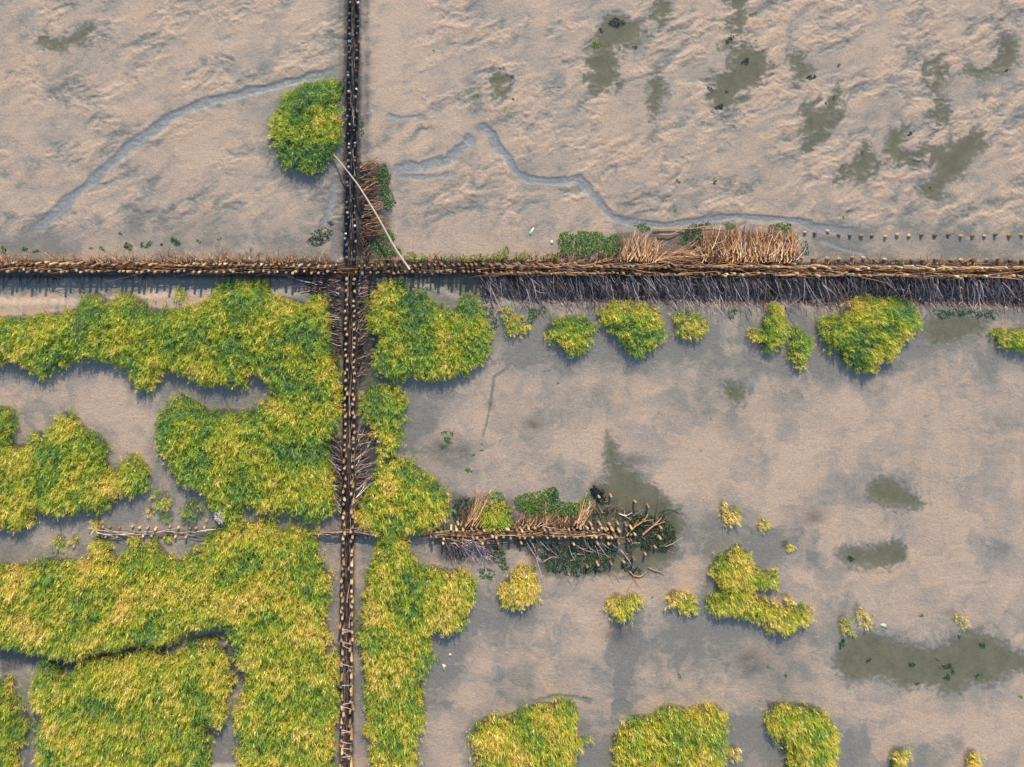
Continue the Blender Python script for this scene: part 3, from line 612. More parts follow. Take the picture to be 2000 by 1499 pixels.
pile('brushwood_mat', [(1208,516),(1288,516),(1284,500),(1214,500)], 90, 68, .3, (.5, .95), (.1, .35), (-.25, .0), (.007, .013), .72, 'fan of pale and orange sticks above the right fence, beside the green sea lettuce')
pile('brushwood_mat', [(1366,516),(1556,516),(1556,490),(1372,486)], 470, 78, .42, (.3, .8), (.08, .36), (-.25, .05), (.006, .012), .66, 'dense rectangular mat of pale reeds above the right fence', tsd=.24)
pile('brushwood_mat', [(1368,490),(1556,486),(1552,458),(1370,462)], 300, 72, .5, (.2, .45), (.02, .22), (-.2, .1), (.005, .010), .52, 'ragged brown upper rim of the dense rectangular reed mat', tsd=.24)
pile('brushwood_mat', [(1275,514),(1300,496),(1330,492),(1355,497),(1360,514)], 90, 4, .22, (.5, 1.0), (.1, .36), (-.08, .05), (.007, .012), .76, 'orange sticks lying lengthwise between the two reed mats above the fence', sag=.1, tsd=.12)
pile('brushwood_mat', [(702,322),(716,322),(716,395),(702,398)], 90, 24, .3, (.4, .85), (.06, .3), (-.2, .05), (.006, .012), .55, 'reddish twigs sticking out right of the upright fence above the leaning pole', tsd=.25)
pile('brushwood_mat', [(704,400),(716,400),(720,465),(704,465)], 110, 14, .35, (.3, .75), (.04, .28), (-.2, .05), (.005, .010), .48, 'brown twigs under the leaning pole, right of the upright fence', tsd=.25)
pile('brushwood_mat', [(704,462),(722,462),(722,508),(704,508)], 90, 80, .5, (.2, .45), (.02, .2), (-.2, .1), (.004, .009), .3, 'dark wet twigs in the upper right corner of the fence crossing', TWIGD)
pile('brushwood_mat', [(655,542),(668,542),(668,700),(658,700)], 190, 178, .32, (.25, .85), (.03, .28), (-.25, .0), (.005, .010), .5, 'grey twigs sticking out left of the fence just below the crossing', TWIGD, tsd=.25)
pile('brushwood_mat', [(600,540),(660,542),(650,575),(620,575)], 120, 178, .22, (.4, 1.1), (.03, .2), (-.1, .05), (.005, .009), .5, 'long thin grey branches lying level in the lower left corner of the crossing', TWIGD, tsd=.25)
pile('brushwood_mat', [(696,545),(704,545),(704,740),(696,740)], 190, 18, .5, (.25, .75), (.03, .28), (-.25, .0), (.005, .010), .48, 'twigs sticking out right of the fence beside the green grass mound', TWIGD, tsd=.27)
pile('brushwood_mat', [(660,858),(669,858),(668,1010),(658,1010)], 120, 162, .42, (.25, .75), (.05, .3), (-.25, .0), (.005, .010), .5, 'dark twigs left of the lower fence in the gap of the marsh', TWIGD, tsd=.27)
pile('brushwood_mat', [(694,845),(700,845),(700,990),(693,990)], 120, 26, .42, (.25, .8), (.05, .3), (-.2, .0), (.005, .011), .55, 'dark twigs slanting up right of the lower fence beside the long grass strip', TWIGD, tsd=.27)
pile('brushwood_mat', [(862,1054),(950,1054),(956,1066),(880,1068)], 190, -52, .3, (.4, .95), (.03, .26), (-.25, .05), (.006, .012), .72, 'silvery grey branches tumbling down below the left half of the short fence', TWIGD, .45, forks=2, tsd=.22)
pile('brushwood_mat', [(1010,1056),(1200,1056),(1200,1068),(1020,1070)], 34, -50, .4, (.7, 1.5), (.02, .18), (-.15, .05), (.008, .015), .78, 'few long bent branches sprawling below the right half of the short fence', TWIGD, .6, forks=2, tsd=.14)
pile('brushwood_mat', [(1020,1058),(1190,1056),(1200,1085),(1150,1090),(1040,1080)], 160, -60, .9, (.2, .5), (.0, .06), (-.1, .1), (.004, .008), .25, 'dark soaked twigs in the shade below the right half of the short fence', TWIGD, .5, forks=2)
pile('brushwood_mat', [(898,1030),(922,1034),(934,1034),(930,1010),(918,1010)], 60, 58, .15, (.5, .95), (.05, .25), (-.15, .05), (.006, .012), .66, 'slanting sticks above the short fence left of the round yellow tussock')
pile('brushwood_mat', [(1000,1034),(1140,1034),(1136,1016),(1010,1018)], 190, 66, .5, (.15, .4), (.02, .25), (-.1, .3), (.005, .011), .5, 'short brown sticks between the short fence and the bright green sea lettuce', tsd=.24)
pile('brushwood_mat', [(1120,1034),(1140,1034),(1136,1016),(1124,1016)], 34, 64, .12, (.55, .85), (.08, .28), (-.1, .05), (.007, .012), .74, 'sheaf of pale sticks right of the bright green sea lettuce')
pile('brushwood_mat', [(1235,1010),(1300,1000),(1318,1050),(1300,1078),(1225,1066),(1225,1030)], 150, 45, 1.2, (.2, .6), (.0, .1), (-.1, .2), (.005, .010), .35, 'tangled heap of dark twigs at the broken end of the short fence', TWIGD, .8, forks=2, tsd=.25)
pile('brushwood_mat', [(1150,990),(1175,975),(1235,1003),(1235,1020),(1165,1025)], 60, 20, 1.2, (.12, .4), (.0, .07), (-.1, .2), (.004, .009), .5, 'scattered bits of twig in the shallow water above the broken fence end', forks=1, tsd=.3)
# named single branches
def branch(name, pts, r, z, label, mat=POLE, group=None, forks=()):
    A = np.array([P(p[0], p[1], q) for p, q in zip(pts, z)], float)
    zg = ground(A[:, 0], A[:, 1])+np.array(z); Q_ = np.column_stack([A, np.maximum(zg, ground(A[:, 0], A[:, 1])+r*.5)])
    t = np.linspace(0, 1, len(pts)); tt = np.linspace(0, 1, len(pts)*4)
    Q_ = np.column_stack([np.interp(tt, t, Q_[:, i]) for i in range(3)])
    for _ in range(3): Q_[1:-1] = (Q_[:-2]+2*Q_[1:-1]+Q_[2:])/4
    rad = r*(1-.55*tt); acc = Acc(); acc.put(*tubes(Q_[None], rad[None], np.array([.7]), 8))
    for f, (a, l) in forks:
        s = Q_[int(f*(len(Q_)-1))]; d = math.radians(a); e = np.array([s+np.array([math.cos(d)*l*u, math.sin(d)*l*u, .02*u]) for u in np.linspace(0, 1, 5)])
        acc.put(*tubes(e[None], (r*.5*(1-.6*np.linspace(0, 1, 5)))[None], np.array([.7]), 6))
    return acc.obj(name, [mat], smooth=True, label=label, cat='branch', group=group)
branch('leaning_pole', [(800,527),(772,488),(745,437),(722,398),(700,363),(683,341),(668,322),(652,303)], .032, [.42,.42,.42,.40,.38,.34,.25,.12], 'long pale stripped pole lying slantwise across the fence corner')
branch('driftwood_branch', [(1062,1098),(1078,1089),(1095,1091),(1112,1099)], .022, [.02]*4, 'pale arched branch on the green slime below the short fence', TWIGD)
branch('driftwood_branch', [(1140,1084),(1125,1084),(1123,1095),(1113,1097)], .02, [.03]*4, 'hooked grey branch beside the pale arched branch', TWIGD)
branch('driftwood_branch', [(1140,1053),(1146,1066),(1162,1080),(1182,1092)], .02, [.2,.1,.04,.02], 'grey branch leaning from the short fence towards the right', TWIGD, forks=[(.6,(-20,.35))])
branch('driftwood_branch', [(1212,1074),(1220,1085),(1230,1098),(1238,1112)], .015, [.02]*4, 'thin straight stick in the shallow water below the broken fence end', POLE)
branch('driftwood_branch', [(1228,1116),(1238,1126),(1252,1128),(1262,1118)], .022, [.03]*4, 'curved yellow branch like a smile below the broken fence end', TWIG, forks=[(.4,(-120,.5)),(.2,(-60,.45))])
branch('driftwood_branch', [(1266,1110),(1280,1116),(1292,1119),(1298,1124)], .016, [.03]*4, 'short knotty yellow twig right of the smile-shaped branch', TWIG)
branch('driftwood_branch', [(1225,1048),(1240,1030),(1258,1020),(1266,1006)], .024, [.08,.14,.12,.06], 'ochre forked branch rising through the tangle at the broken fence end', TWIG, forks=[(.3,(60,.3)),(.7,(10,.3))])
branch('driftwood_branch', [(1256,1046),(1268,1036),(1280,1026),(1292,1014)], .03, [.05,.1,.1,.06], 'thick pale branch in the right part of the tangle', TWIG, forks=[(.6,(20,.35))])
branch('driftwood_branch', [(1210,1005),(1222,1010),(1235,1003)], .018, [.04]*3, 'small pale forked twig in the shallow water above the broken fence end', POLE, forks=[(.5,(100,.15)),(.4,(-30,.25))])
branch('driftwood_branch', [(1275,448),(1320,447),(1345,450),(1380,442),(1418,445)], .018, [.06]*5, 'long thin pale branch lying along the top of the reed mats', TWIG)
branch('driftwood_branch', [(1286,459),(1312,460),(1330,448),(1358,446)], .018, [.08]*4, 'forked yellow branch above the sticks lying lengthwise', TWIG)
branch('driftwood_branch', [(188,1041),(210,1046),(240,1045),(262,1043)], .017, [.12]*4, 'whitish thick branch at the left end of the little stake row', POLE)
branch('driftwood_branch', [(738,1048),(700,1042),(650,1043),(625,1041)], .024, [.2]*4, 'grey branch crossing both rows of the lower fence', TWIGD)
# ------------------------------------------------------------------ posts
def post_mesh(name, h, r, mats, sides=9, seed=0):
    rs = np.random.RandomState(seed); bot = -.35; zs = [bot, h*.5, h-.012, h]; rr = [1, 1, .97, .82]; V_ = []; dx, dy = rs.normal(0, .012, 2)
    ir = 1+rs.normal(0, .07, sides); tilt = rs.normal(0, .12, 2)
    for z, q in zip(zs, rr):
        for i in range(sides):
            a = 2*math.pi*i/sides; x = math.cos(a)*r*q*ir[i]; y = math.sin(a)*r*q*ir[i]
            V_.append((x+dx*z/h, y+dy*z/h, z+(tilt[0]*x+tilt[1]*y if z > h*.6 else 0)))
    V_.append((dx, dy, h+.003)); Q = []; T = []
    for k_ in range(3):
        for i in range(sides): j = (i+1) % sides; Q.append((k_*sides+i, k_*sides+j, (k_+1)*sides+j, (k_+1)*sides+i))
    for i in range(sides): T.append((3*sides+i, 3*sides+(i+1) % sides, len(V_)-1))
    mi = [0]*(2*sides)+[1]*sides+[1]*sides
    return mesh_from(name, V_, Q, T, None, mats, False, mi), np.array(V_), np.array(Q), np.array(T), mi
PW = [post_mesh('post', h, r, [POSTW, ENDW], seed=i) for i, (h, r) in enumerate([(.33,.036),(.38,.041),(.29,.034),(.35,.045),(.40,.038),(.24,.033)])]
PD = [post_mesh('post', h, r, [POSTD, ENDD], seed=20+i) for i, (h, r) in enumerate([(.28,.038),(.34,.042),(.24,.035),(.31,.046),(.20,.04),(.36,.04)])]
PS = [post_mesh('stake', h, r, [POSTW, ENDW], seed=40+i) for i, (h, r) in enumerate([(.10,.036),(.12,.034),(.09,.04)])]
def row(pts_line, step, jit=2.2):
    """post top positions along a polyline in the photograph"""
    L = np.asarray(pts_line, float); seg = np.hypot(*np.diff(L, axis=0).T); tot = seg.sum(); cum = np.concatenate([[0], np.cumsum(seg)])
    s = np.arange(0, tot, step); s = s+R.uniform(-.32, .32, len(s))*step
    return np.column_stack([np.interp(s, cum, L[:, 0]), np.interp(s, cum, L[:, 1])])+R.normal(0, jit*.5, (len(s), 2))
def inview(p): return (p[:, 0] > -8) & (p[:, 0] < 2008) & (p[:, 1] > -8) & (p[:, 1] < 1507)
def fence(name, rows, lib, label, origin, infill=None, stubs=None, group='brushwood fences'):
    ox, oy = W(*origin); root = add(name, None, label=label, cat='fence', group=group, loc=(float(ox), float(oy), 0))
    pts = np.concatenate(rows); vis = inview(pts)
    # nearest the picture centre line first; past a hundred posts the rest are one mesh
    dist = np.hypot(pts[:, 0]-NX, pts[:, 1]-NY); order = np.argsort(-dist*vis); order = [i for i in order if vis[i]][:100]; sel = set(order)
    rest_v = []; rest_q = []; rest_t = []; base = 0; mi_q = []; mi_t = []
    for i, (a, b_) in enumerate(pts):
        me_, V_, Q, T, mi = lib[R.randint(len(lib))]; h = V_[:, 2].max(); x, y = P(a, b_, h); x = float(x); y = float(y); z = float(ground(x, y)); rz = R.uniform(0, 6.28)
        if i in sel:
            o = add('post', me_, root, loc=(x-ox, y-oy, z+R.normal(0, .02))); o.rotation_euler = (R.normal(0, .06), R.normal(0, .06), rz); o.scale.z = R.uniform(.8, 1.08)
        else:
            c_, s_ = math.cos(rz), math.sin(rz); v = V_ @ np.array([[c_, s_, 0], [-s_, c_, 0], [0, 0, 1]])
            rest_v.append(v+[x-ox, y-oy, z]); rest_q.append(Q+base); rest_t.append(T+base); base += len(V_); mi_q += mi[:len(Q)]; mi_t += mi[len(Q):]
    if rest_v:
        me_ = mesh_from('posts', np.concatenate(rest_v), np.concatenate(rest_q), np.concatenate(rest_t), None, list(lib[0][0].materials), False, mi_q+mi_t)
        add('posts', me_, root, kind='stuff')
    if infill is not None: infill.obj('brushwood_filling', [TWIG if lib in (PW, PM) else TWIGD], root, kind='stuff')
    if stubs is not None: stubs.obj('twig_stubs', [TWIG if lib in (PW, PM) else TWIGD], root, kind='stuff')
    return root
def fill(line, half, dens, tint, L=(.5, 1.5), zr=(.02, .26), tsd=.22, r=(.005, .012), acc=None):
    L_ = np.asarray(line, float); seg = np.hypot(*np.diff(L_, axis=0).T); tot = seg.sum()*S; n = int(tot*dens); cum = np.concatenate([[0], np.cumsum(seg)])
    s = R.uniform(0, cum[-1], n); a = np.interp(s, cum, L_[:, 0]); b_ = np.interp(s, cum, L_[:, 1]); k_ = np.clip(np.searchsorted(cum, s)-1, 0, len(seg)-1)
    d = np.diff(L_, axis=0)[k_]; ang = np.arctan2(-d[:, 1], d[:, 0]); nrm = np.column_stack([-d[:, 1], d[:, 0]])/np.hypot(d[:, 0], d[:, 1])[:, None]
    off = R.uniform(-half, half, n); a = a+nrm[:, 0]*off; b_ = b_+nrm[:, 1]*off; z = R.uniform(*zr, n); x, y = P(a, b_, z)
    return twigset(x, y, ground(x, y)+z, ang+R.choice([0, math.pi], n)+R.normal(0, .06, n), R.uniform(*L, n), R.normal(0, .03, n), R.uniform(*r, n), np.clip(R.normal(tint, tsd, n), 0, 1), .10, 0, 6, 0, acc)
def stubs(line, dens, ang, spread, L, elev, tint, off=0., tsd=.18, r=(.006, .013), acc=None, sag=.2):
    L_ = np.asarray(line, float); seg = np.hypot(*np.diff(L_, axis=0).T); n = int(seg.sum()*S*dens); cum = np.concatenate([[0], np.cumsum(seg)])
    s = R.uniform(0, cum[-1], n); a = np.interp(s, cum, L_[:, 0]); b_ = np.interp(s, cum, L_[:, 1])+R.normal(0, 2.5, n); x, y = W(a, b_)
    m = fbm(a/30, b_/30, 2, 171) > -.25
    x, y, n = x[m], y[m], m.sum()
    return twigset(x, y, ground(x, y)-.02, np.radians(ang)+R.normal(0, spread, n), R.uniform(*L, n), R.uniform(*elev, n), R.uniform(*r, n), np.clip(R.normal(tint, tsd, n), 0, 1), .3, sag, 5, 0, acc)
PM = [post_mesh('post', h, r_, [POSTW, ENDW], seed=80+i) for i, (h, r_) in enumerate([(.22,.036),(.26,.04),(.19,.035),(.24,.038)])]
# left arm
wf = [(-260,521),(0,517),(300,519),(665,521)]; wl = [(-260,531),(0,530),(300,532),(665,534)]
inf = fill([(-260,526),(0,523),(300,525),(660,527)], 6, 40, .42, zr=(.02, .24))
sb = stubs([(-250,513),(660,515)], 26, 95, .5, (.18, .5), (.3, 1.2), .74)
stubs([(300,508),(640,510)], 22, 95, .6, (.18, .45), (.2, 1.0), .68, acc=sb)
stubs([(-250,538),(300,539)], 12, -95, .35, (.15, .45), (-.1, .5), .35, acc=sb)
stubs([(480,540),(600,540)], 16, -95, .3, (.15, .35), (-.1, .5), .4, acc=sb)
stubs([(-250,514),(300,512)], 22, 90, .6, (.15, .4), (.3, 1.2), .82, acc=sb)
fence('brushwood_fence', [row(wf, 12.2), row(wl, 12.2)], PW, 'left arm of the long level double-row fence, from the left edge to the crossing', (320, 526), inf, sb)
# right arm
ef = [(700,521),(950,519),(1300,521),(1700,524),(2260,528)]; el = [(695,534),(950,534),(1300,536),(1700,538),(2260,543)]
inf = fill([(700,527),(950,527),(1300,529),(1700,531),(2250,536)], 5, 24, .38, zr=(.02, .2))
fill([(960,520),(1300,521),(1700,524),(2250,528)], 1.3, 6, .7, (.5, 1.4), (.24, .34), .12, acc=inf)
fill([(960,535),(1300,536),(1700,538),(2250,543)], 1.3, 6, .7, (.5, 1.4), (.24, .34), .12, acc=inf)
sb = stubs([(700,512),(1210,511)], 55, 92, .7, (.12, .38), (.2, 1.2), .45, tsd=.24)
stubs([(1080,511),(1600,513)], 30, 85, .45, (.15, .45), (.2, 1.2), .74, acc=sb)
stubs([(1600,515),(2240,521)], 16, 85, .6, (.12, .42), (.1, 1.1), .66, acc=sb)
fence('brushwood_fence', [row(ef, 12.2), row(el, 12.2)], PW, 'right arm of the long level double-row fence, from the crossing to the right edge', (1350, 528), inf, sb)
# upper arm
inf = fill([(691,-250),(691,0),(690,250),(689,515)], 6, 20, .30, (.3, .9), (.02, .27), tsd=.3)
fence('brushwood_fence', [row([(683,-250),(683,60),(681,250),(677,400),(676,515)], 12.6, 2.2), row([(699,-250),(698,60),(694,250),(692,400),(693,515)], 12.6, 2.2)], PD, 'upper arm of the upright fence, dark posts with a few white heads, above the crossing', (689, 250), inf)
# crossing and lower arm
inf = fill([(684,545),(685,800),(684,1000),(679,1200),(676,1250)], 6, 24, .36, tsd=.3)
fill([(676,1180),(674,1400),(673,1700)], 4, 18, .55, tsd=.2, acc=inf)
cr = np.array([1255,1262,1298,1340,1377,1382,1427,1433,1450,1462,1470,1480,1230,1236.]); xr, yr = P(666+R.uniform(0, 4, len(cr)), cr, .3)
twigset(xr, yr, np.full(len(cr), .3), R.normal(0, .3, len(cr)), np.full(len(cr), .30), np.zeros(len(cr)), np.full(len(cr), .012), np.full(len(cr), .8), .1, 0, 5, 0, inf)
PMIX = PW[:4]+PW[:2]
fence('brushwood_fence', [row([(676,548),(675,800),(671,1000),(668,1200),(667,1400),(664,1700)], 12.4, 1.6), row([(691,548),(690,800),(688,1000),(686,1200),(685,1400),(683,1700)], 12.4, 1.6)], PMIX, 'lower arm of the upright fence, running down from the crossing to the bottom edge', (681, 1000), inf)
# short fence on the right, its stub through the lower arm and the row at the left
inf = fill([(845,1045),(1000,1044),(1170,1045),(1190,1047)], 6, 34, .62, (.3, 1.), (.03, .20), .25)
sb = stubs([(885,1036),(1150,1036)], 26, 60, .7, (.1, .3), (.2, 1.2), .66)
fence('brushwood_fence', [row([(884,1038),(1150,1037),(1212,1041)], 12.6), row([(840,1052),(880,1053),(1212,1053)], 13.2)], PM, 'short ruined double-row fence right of the lower grass strip', (1020, 1045), inf, sb, group='short cross fences')
inf = fill([(622,1043),(735,1044)], 5, 40, .6, (.3, .8), (.04, .2), .3)
fence('brushwood_fence', [row([(625,1040),(655,1040)], 15), row([(696,1054),(726,1054)], 16)], PS, 'short fence stub of grey twigs crossing the lower arm of the upright fence', (680, 1046), inf, group='short cross fences')
inf = fill([(195,1042),(410,1042)], 5, 11, .72, (.3, .9), (.05, .16), .15)
fence('stake_row_fence', [row([(198,1034),(408,1034)], 18.5), row([(207,1050),(386,1050)], 17)], PS, 'little double row of pale stakes with thin branches between, among the left marsh', (300, 1042), inf, group='short cross fences')
# ------------------------------------------------------------------ single stakes
PL = [post_mesh('stake', h, r_, [POSTW, ENDB], seed=60+i) for i, (h, r_) in enumerate([(.05,.05),(.075,.046),(.06,.055)])]
PT = [post_mesh('stake', h, r_, [POSTW, ENDW], seed=70+i) for i, (h, r_) in enumerate([(.18,.038),(.22,.036),(.15,.04)])]
def stakes(pts, label, group, lib=None):
    lib = lib or PT
    for i, (a, b_) in enumerate(pts):
        me_, V_, *_r = lib[i % len(lib)]; h = V_[:, 2].max(); x, y = P(a, b_, h); z = float(ground(x, y))
        o = add('wooden_stake', me_, label=label, cat='stake', group=group, loc=(float(x), float(y), z)); o.rotation_euler = (R.normal(0, .05), R.normal(0, .05), R.uniform(0, 6.28))
rt = [(1575,455),(1594,456),(1619,453),(1640,459),(1663,460),(1684,462),(1706,461),(1732,464),(1755,460),(1778,461),(1803,460),(1828,461),(1854,460),(1879,462),(1902,461),(1926,462),(1947,459),(1974,461),(1998,460),(2022,462),(2046,461),(2070,462)]
stakes(rt, 'low brown stake in the single row standing away above the right fence', 'upper row of stakes above the right fence', PL)
stakes([(1568,506),(1590,507),(1617,506),(1640,507),(1668,505),(1688,505),(1709,508),(1730,508),(1755,509),(1782,509),(1805,509),(1830,508),(1860,509),(1880,509),(1902,508),(1930,509),(1953,507),(1976,510),(1998,511)], 'brown stake in the row almost touching the upper side of the right fence', 'stakes against the upper side of the right fence', PL)
stakes([(1155,1027),(1174,1027),(1192,1028),(1209,1026),(1226,1029),(1171,1038),(1183,1039),(1199,1039),(1212,1039)], 'stake in the loose rows at the broken end of the short fence, above its line', 'stakes at the broken end of the short fence')
stakes([(1165,1051),(1177,1053),(1192,1052),(1207,1052),(1236,1035),(1234,1048),(1242,1048),(1230,1060),(1259,1021)], 'stake in the broken end of the short fence, at or below its line', 'stakes at the broken end of the short fence')
stakes([(845,1064),(866,1064),(903,1064),(924,1065),(945,1065),(974,1065),(1019,1064),(1122,1066),(1169,1065),(1190,1065),(1211,1065)], 'pale stake in the sparse third row just below the short fence', 'third row of stakes below the short fence')
stakes([(1292,1034),(1291,1054),(1281,1073),(1264,1087),(1241,1095),(1220,1102),(1196,1104),(1170,1106),(1149,1110)], 'pale stake on the curved line round the broken end of the short fence', 'curved line of stakes round the broken fence end')
stakes([(1172,974)], 'stake between dark purple weed at the upper side of the shallow pool', 'stakes in the shallow pool')
stakes([(1196,972)], 'stake standing alone in the open water above the broken fence end', 'stakes in the shallow pool')
stakes([(1243,985)], 'stake at the top of the dark weed, left of the white-headed one', 'stakes in the shallow pool')
stakes([(1269,992)], 'white-headed stake at the top right of the dark weed', 'stakes in the shallow pool')
stakes([(895,1026)], 'lone orange-topped stake in the dark water left of the slanting sticks', 'stakes in the shallow pool')
# ------------------------------------------------------------------ seaweed
def weed(name, poly, dens, tint, label, size=(.010, .028), hh=.05, cat='seaweed', tsd=.13, group=None, thr=-.25, up=1.0):
    p = np.asarray(poly, float); area = abs(sum(p[i][0]*p[(i+1) % len(p)][1]-p[(i+1) % len(p)][0]*p[i][1] for i in range(len(p))))/2*S*S
    n = max(8, int(area*dens*4.5)); a, b_ = inpoly(poly, n); nz = fbm(a/9, b_/9, 3, 181); d = sdf(a, b_, p); n2 = fbm(a/26, b_/26, 2, 183); k_ = (nz > thr) & (d+nz*9+n2*min(1, area)*22 < 1)
    if k_.sum() < 4: k_[:] = True
    a, b_, nz, d = a[k_], b_[k_], nz[k_], d[k_]; n = len(a); x, y = W(a, b_); z = surface(x, y)+.004+R.uniform(0, 1, n)*hh*sst(2, -8, d)
    s = R.uniform(*size, n); az = R.uniform(0, 6.28, n); N = np.column_stack([R.normal(0, .45, n), R.normal(0, .45, n), np.full(n, up)]); N /= np.linalg.norm(N, axis=1)[:, None]
    t1 = np.cross(N, np.column_stack([np.cos(az), np.sin(az), np.zeros(n)])); t1 /= np.linalg.norm(t1, axis=1)[:, None]; t2 = np.cross(N, t1)
    V_ = np.zeros((n, 7, 3)); c = np.column_stack([x, y, z]); V_[:, 0] = c+N*(s*.2)[:, None]
    for i in range(6):
        rr = s*R.uniform(.4, 1.1, n); q = i*math.pi/3
        V_[:, i+1] = c+t1*(rr*math.cos(q))[:, None]+t2*(rr*math.sin(q)*.7)[:, None]+N*(R.normal(0, .12, n)*s)[:, None]
    bb = np.arange(n)[:, None]*7; T = np.concatenate([bb+[0, i+1, (i+1) % 6+1] for i in range(6)])
    acc = Acc(); acc.put(V_.reshape(-1, 3), None, T, np.repeat(np.clip(R.normal(tint, tsd, n)+nz*.2, 0, 1), 7))
    return acc.obj(name, [WEED], label=label, cat=cat, group=None if name == 'weed_mat' else group, kind='stuff' if name == 'weed_mat' else None)
G1 = 'green seaweed beds by the fences'
weed('sea_lettuce_bed', [(1088,502),(1086,470),(1095,455),(1120,450),(1150,453),(1180,452),(1205,458),(1214,478),(1208,500),(1150,506)], 900, .62, 'thick bright green sea lettuce bed above the right fence, left of the stick fan', group=G1, hh=.1)
weed('seaweed_strip', [(785,500),(800,492),(830,497),(870,500),(920,498),(975,492),(990,478),(1000,495),(1040,492),(1085,496),(1090,508),(960,510),(785,510)], 620, .78, 'narrow yellow-green weed strip along the upper side of the right fence', group=G1, hh=.2, thr=-.1)
weed('sea_lettuce_bed', [(735,325),(752,318),(764,340),(762,368),(774,395),(768,418),(752,412),(742,390),(735,360)], 700, .52, 'green weed at the tips of the reddish twigs, right of the upright fence', group=G1)
weed('sea_lettuce_bed', [(718,470),(742,462),(758,448),(775,462),(770,480),(790,492),(782,505),(720,507)], 620, .55, 'green weed in the corner above the crossing, under the leaning pole', group=G1)
weed('sea_lettuce_bed', [(598,472),(612,452),(632,444),(652,450),(648,468),(625,482),(604,482)], 500, .24, 'dark green weed patch on the mud left of the upright fence', group=G1, hh=.02)
weed('sea_lettuce_bed', [(640,435),(648,430),(652,440),(644,446)], 500, .3, 'tiny dark weed just above the dark green patch', group=G1, hh=.02)
weed('sea_lettuce_bed', [(1003,970),(1035,962),(1060,958),(1080,950),(1093,960),(1095,980),(1130,982),(1145,965),(1153,965),(1152,985),(1138,1006),(1120,1018),(1095,1008),(1065,1020),(1025,1008),(1005,992)], 850, .64, 'lumpy bright green sea lettuce above the short fence', group=G1, hh=.1)
weed('sea_lettuce_bed', [(1068,955),(1085,950),(1092,972),(1080,982),(1068,972)], 600, .2, 'dark blue-green weed on the top of the lumpy sea lettuce', group=G1, hh=.12)
weed('sea_lettuce_bed', [(945,968),(965,960),(985,964),(992,980),(975,985),(955,980)], 650, .72, 'yellow-green weed above the round yellow tussock', group=G1, hh=.08)
weed('purple_weed', [(1152,955),(1160,946),(1168,955),(1180,957),(1184,975),(1178,988),(1165,980),(1155,970)], 900, .02, 'dark purple weed blob on the upper left side of the shallow pool', hh=.06, cat='seaweed', tsd=.04)
weed('weed_mat', [(1232,1000),(1262,992),(1295,1008),(1316,1030),(1320,1055),(1300,1080),(1262,1078),(1228,1066),(1220,1035)], 620, .28, 'dark weed mat with yellow glints spread over the broken end of the short fence', hh=.05, tsd=.22, thr=-.15)
weed('weed_mat', [(1150,995),(1190,992),(1240,1000),(1235,1022),(1190,1008),(1160,1028)], 420, .16, 'broken dark weed drifting in the shallow pool above the broken fence end', hh=.02, tsd=.14, thr=-.05)
weed('weed_mat', [(1058,1062),(1120,1060),(1200,1066),(1205,1100),(1180,1118),(1130,1128),(1070,1118),(1055,1090)], 520, .26, 'teal-green slime bed below the right half of the short fence', hh=.015, tsd=.12, thr=-.2)
weed('weed_mat', [(1215,1060),(1240,1070),(1235,1100),(1262,1120),(1240,1125),(1205,1110),(1225,1085)], 380, .14, 'dark upright smear of weed below the broken fence end', hh=.015, tsd=.1, thr=-.1)
weed('weed_mat', [(968,1068),(985,1072),(988,1095),(995,1112),(985,1120),(972,1105),(960,1092)], 600, .45, 'green weed right of the tumbling grey branches', group=G1, hh=.03)
weed('weed_mat', [(1005,1055),(1050,1055),(1045,1066),(1020,1068)], 500, .28, 'dark green weed clinging to the short fence above a grey mud tongue', group=G1, hh=.04)
weed('weed_mat', [(932,1112),(950,1108),(970,1118),(962,1135),(938,1130)], 420, .4, 'loose green weed at the lower end of the grey branches', group=G1, hh=.02)
weed('weed_mat', [(885,975),(930,972),(925,1005),(895,1032),(884,1010)], 350, .16, 'dark weedy water patch right of the grass strip, above the short fence', hh=.015, tsd=.1)
weed('weed_mat', [(1335,452),(1350,438),(1380,432),(1395,436),(1370,450),(1380,470),(1360,492),(1320,478)], 480, .38, 'green weed between and above the two reed mats', group=G1, hh=.04)
weed('weed_mat', [(1412,438),(1428,434),(1438,444),(1428,450),(1414,448)], 600, .6, 'small bright weed on the channel bank above the reed mat', group=G1, hh=.03)
weed('weed_mat', [(1498,442),(1518,434),(1545,437),(1548,452),(1520,452)], 600, .58, 'orange-green weed on the upper right corner of the reed mat', group=G1, hh=.05)
weed('weed_mat', [(1238,440),(1265,436),(1272,450),(1246,456)], 600, .5, 'green weed at the tips of the stick fan', group=G1, hh=.05)
weed('weed_mat', [(1564,470),(1578,472),(1580,500),(1566,500)], 300, .3, 'faint dark weed beside the right end of the reed mat', group=G1, hh=.01)
weed('weed_mat', [(1030,600),(1050,605),(1062,598),(1068,610),(1045,625),(1038,640),(1030,625)], 450, .42, 'green weed below the brushwood right of the first pale tussock', group=G1, hh=.02)
weed('weed_mat', [(1418,606),(1440,604),(1438,622),(1425,626)], 450, .45, 'green weed below the brushwood right of the open mud gap', group=G1, hh=.02)
weed('weed_mat', [(1820,606),(1870,604),(1940,606),(1946,628),(1930,622),(1880,618),(1838,625)], 420, .36, 'green weed along the pool edge under the right end of the brushwood', group=G1, hh=.02)
weed('weed_mat', [(935,580),(952,578),(965,600),(975,640),(962,655),(945,620)], 300, .2, 'dark submerged weed between the green mound and the first pale tussock', group=G1, hh=.01)
weed('weed_mat', [(660,160),(672,152),(673,178),(664,190),(656,182)], 700, .3, 'dark weed between the large round tussock and the upright fence', group=G1, hh=.08)
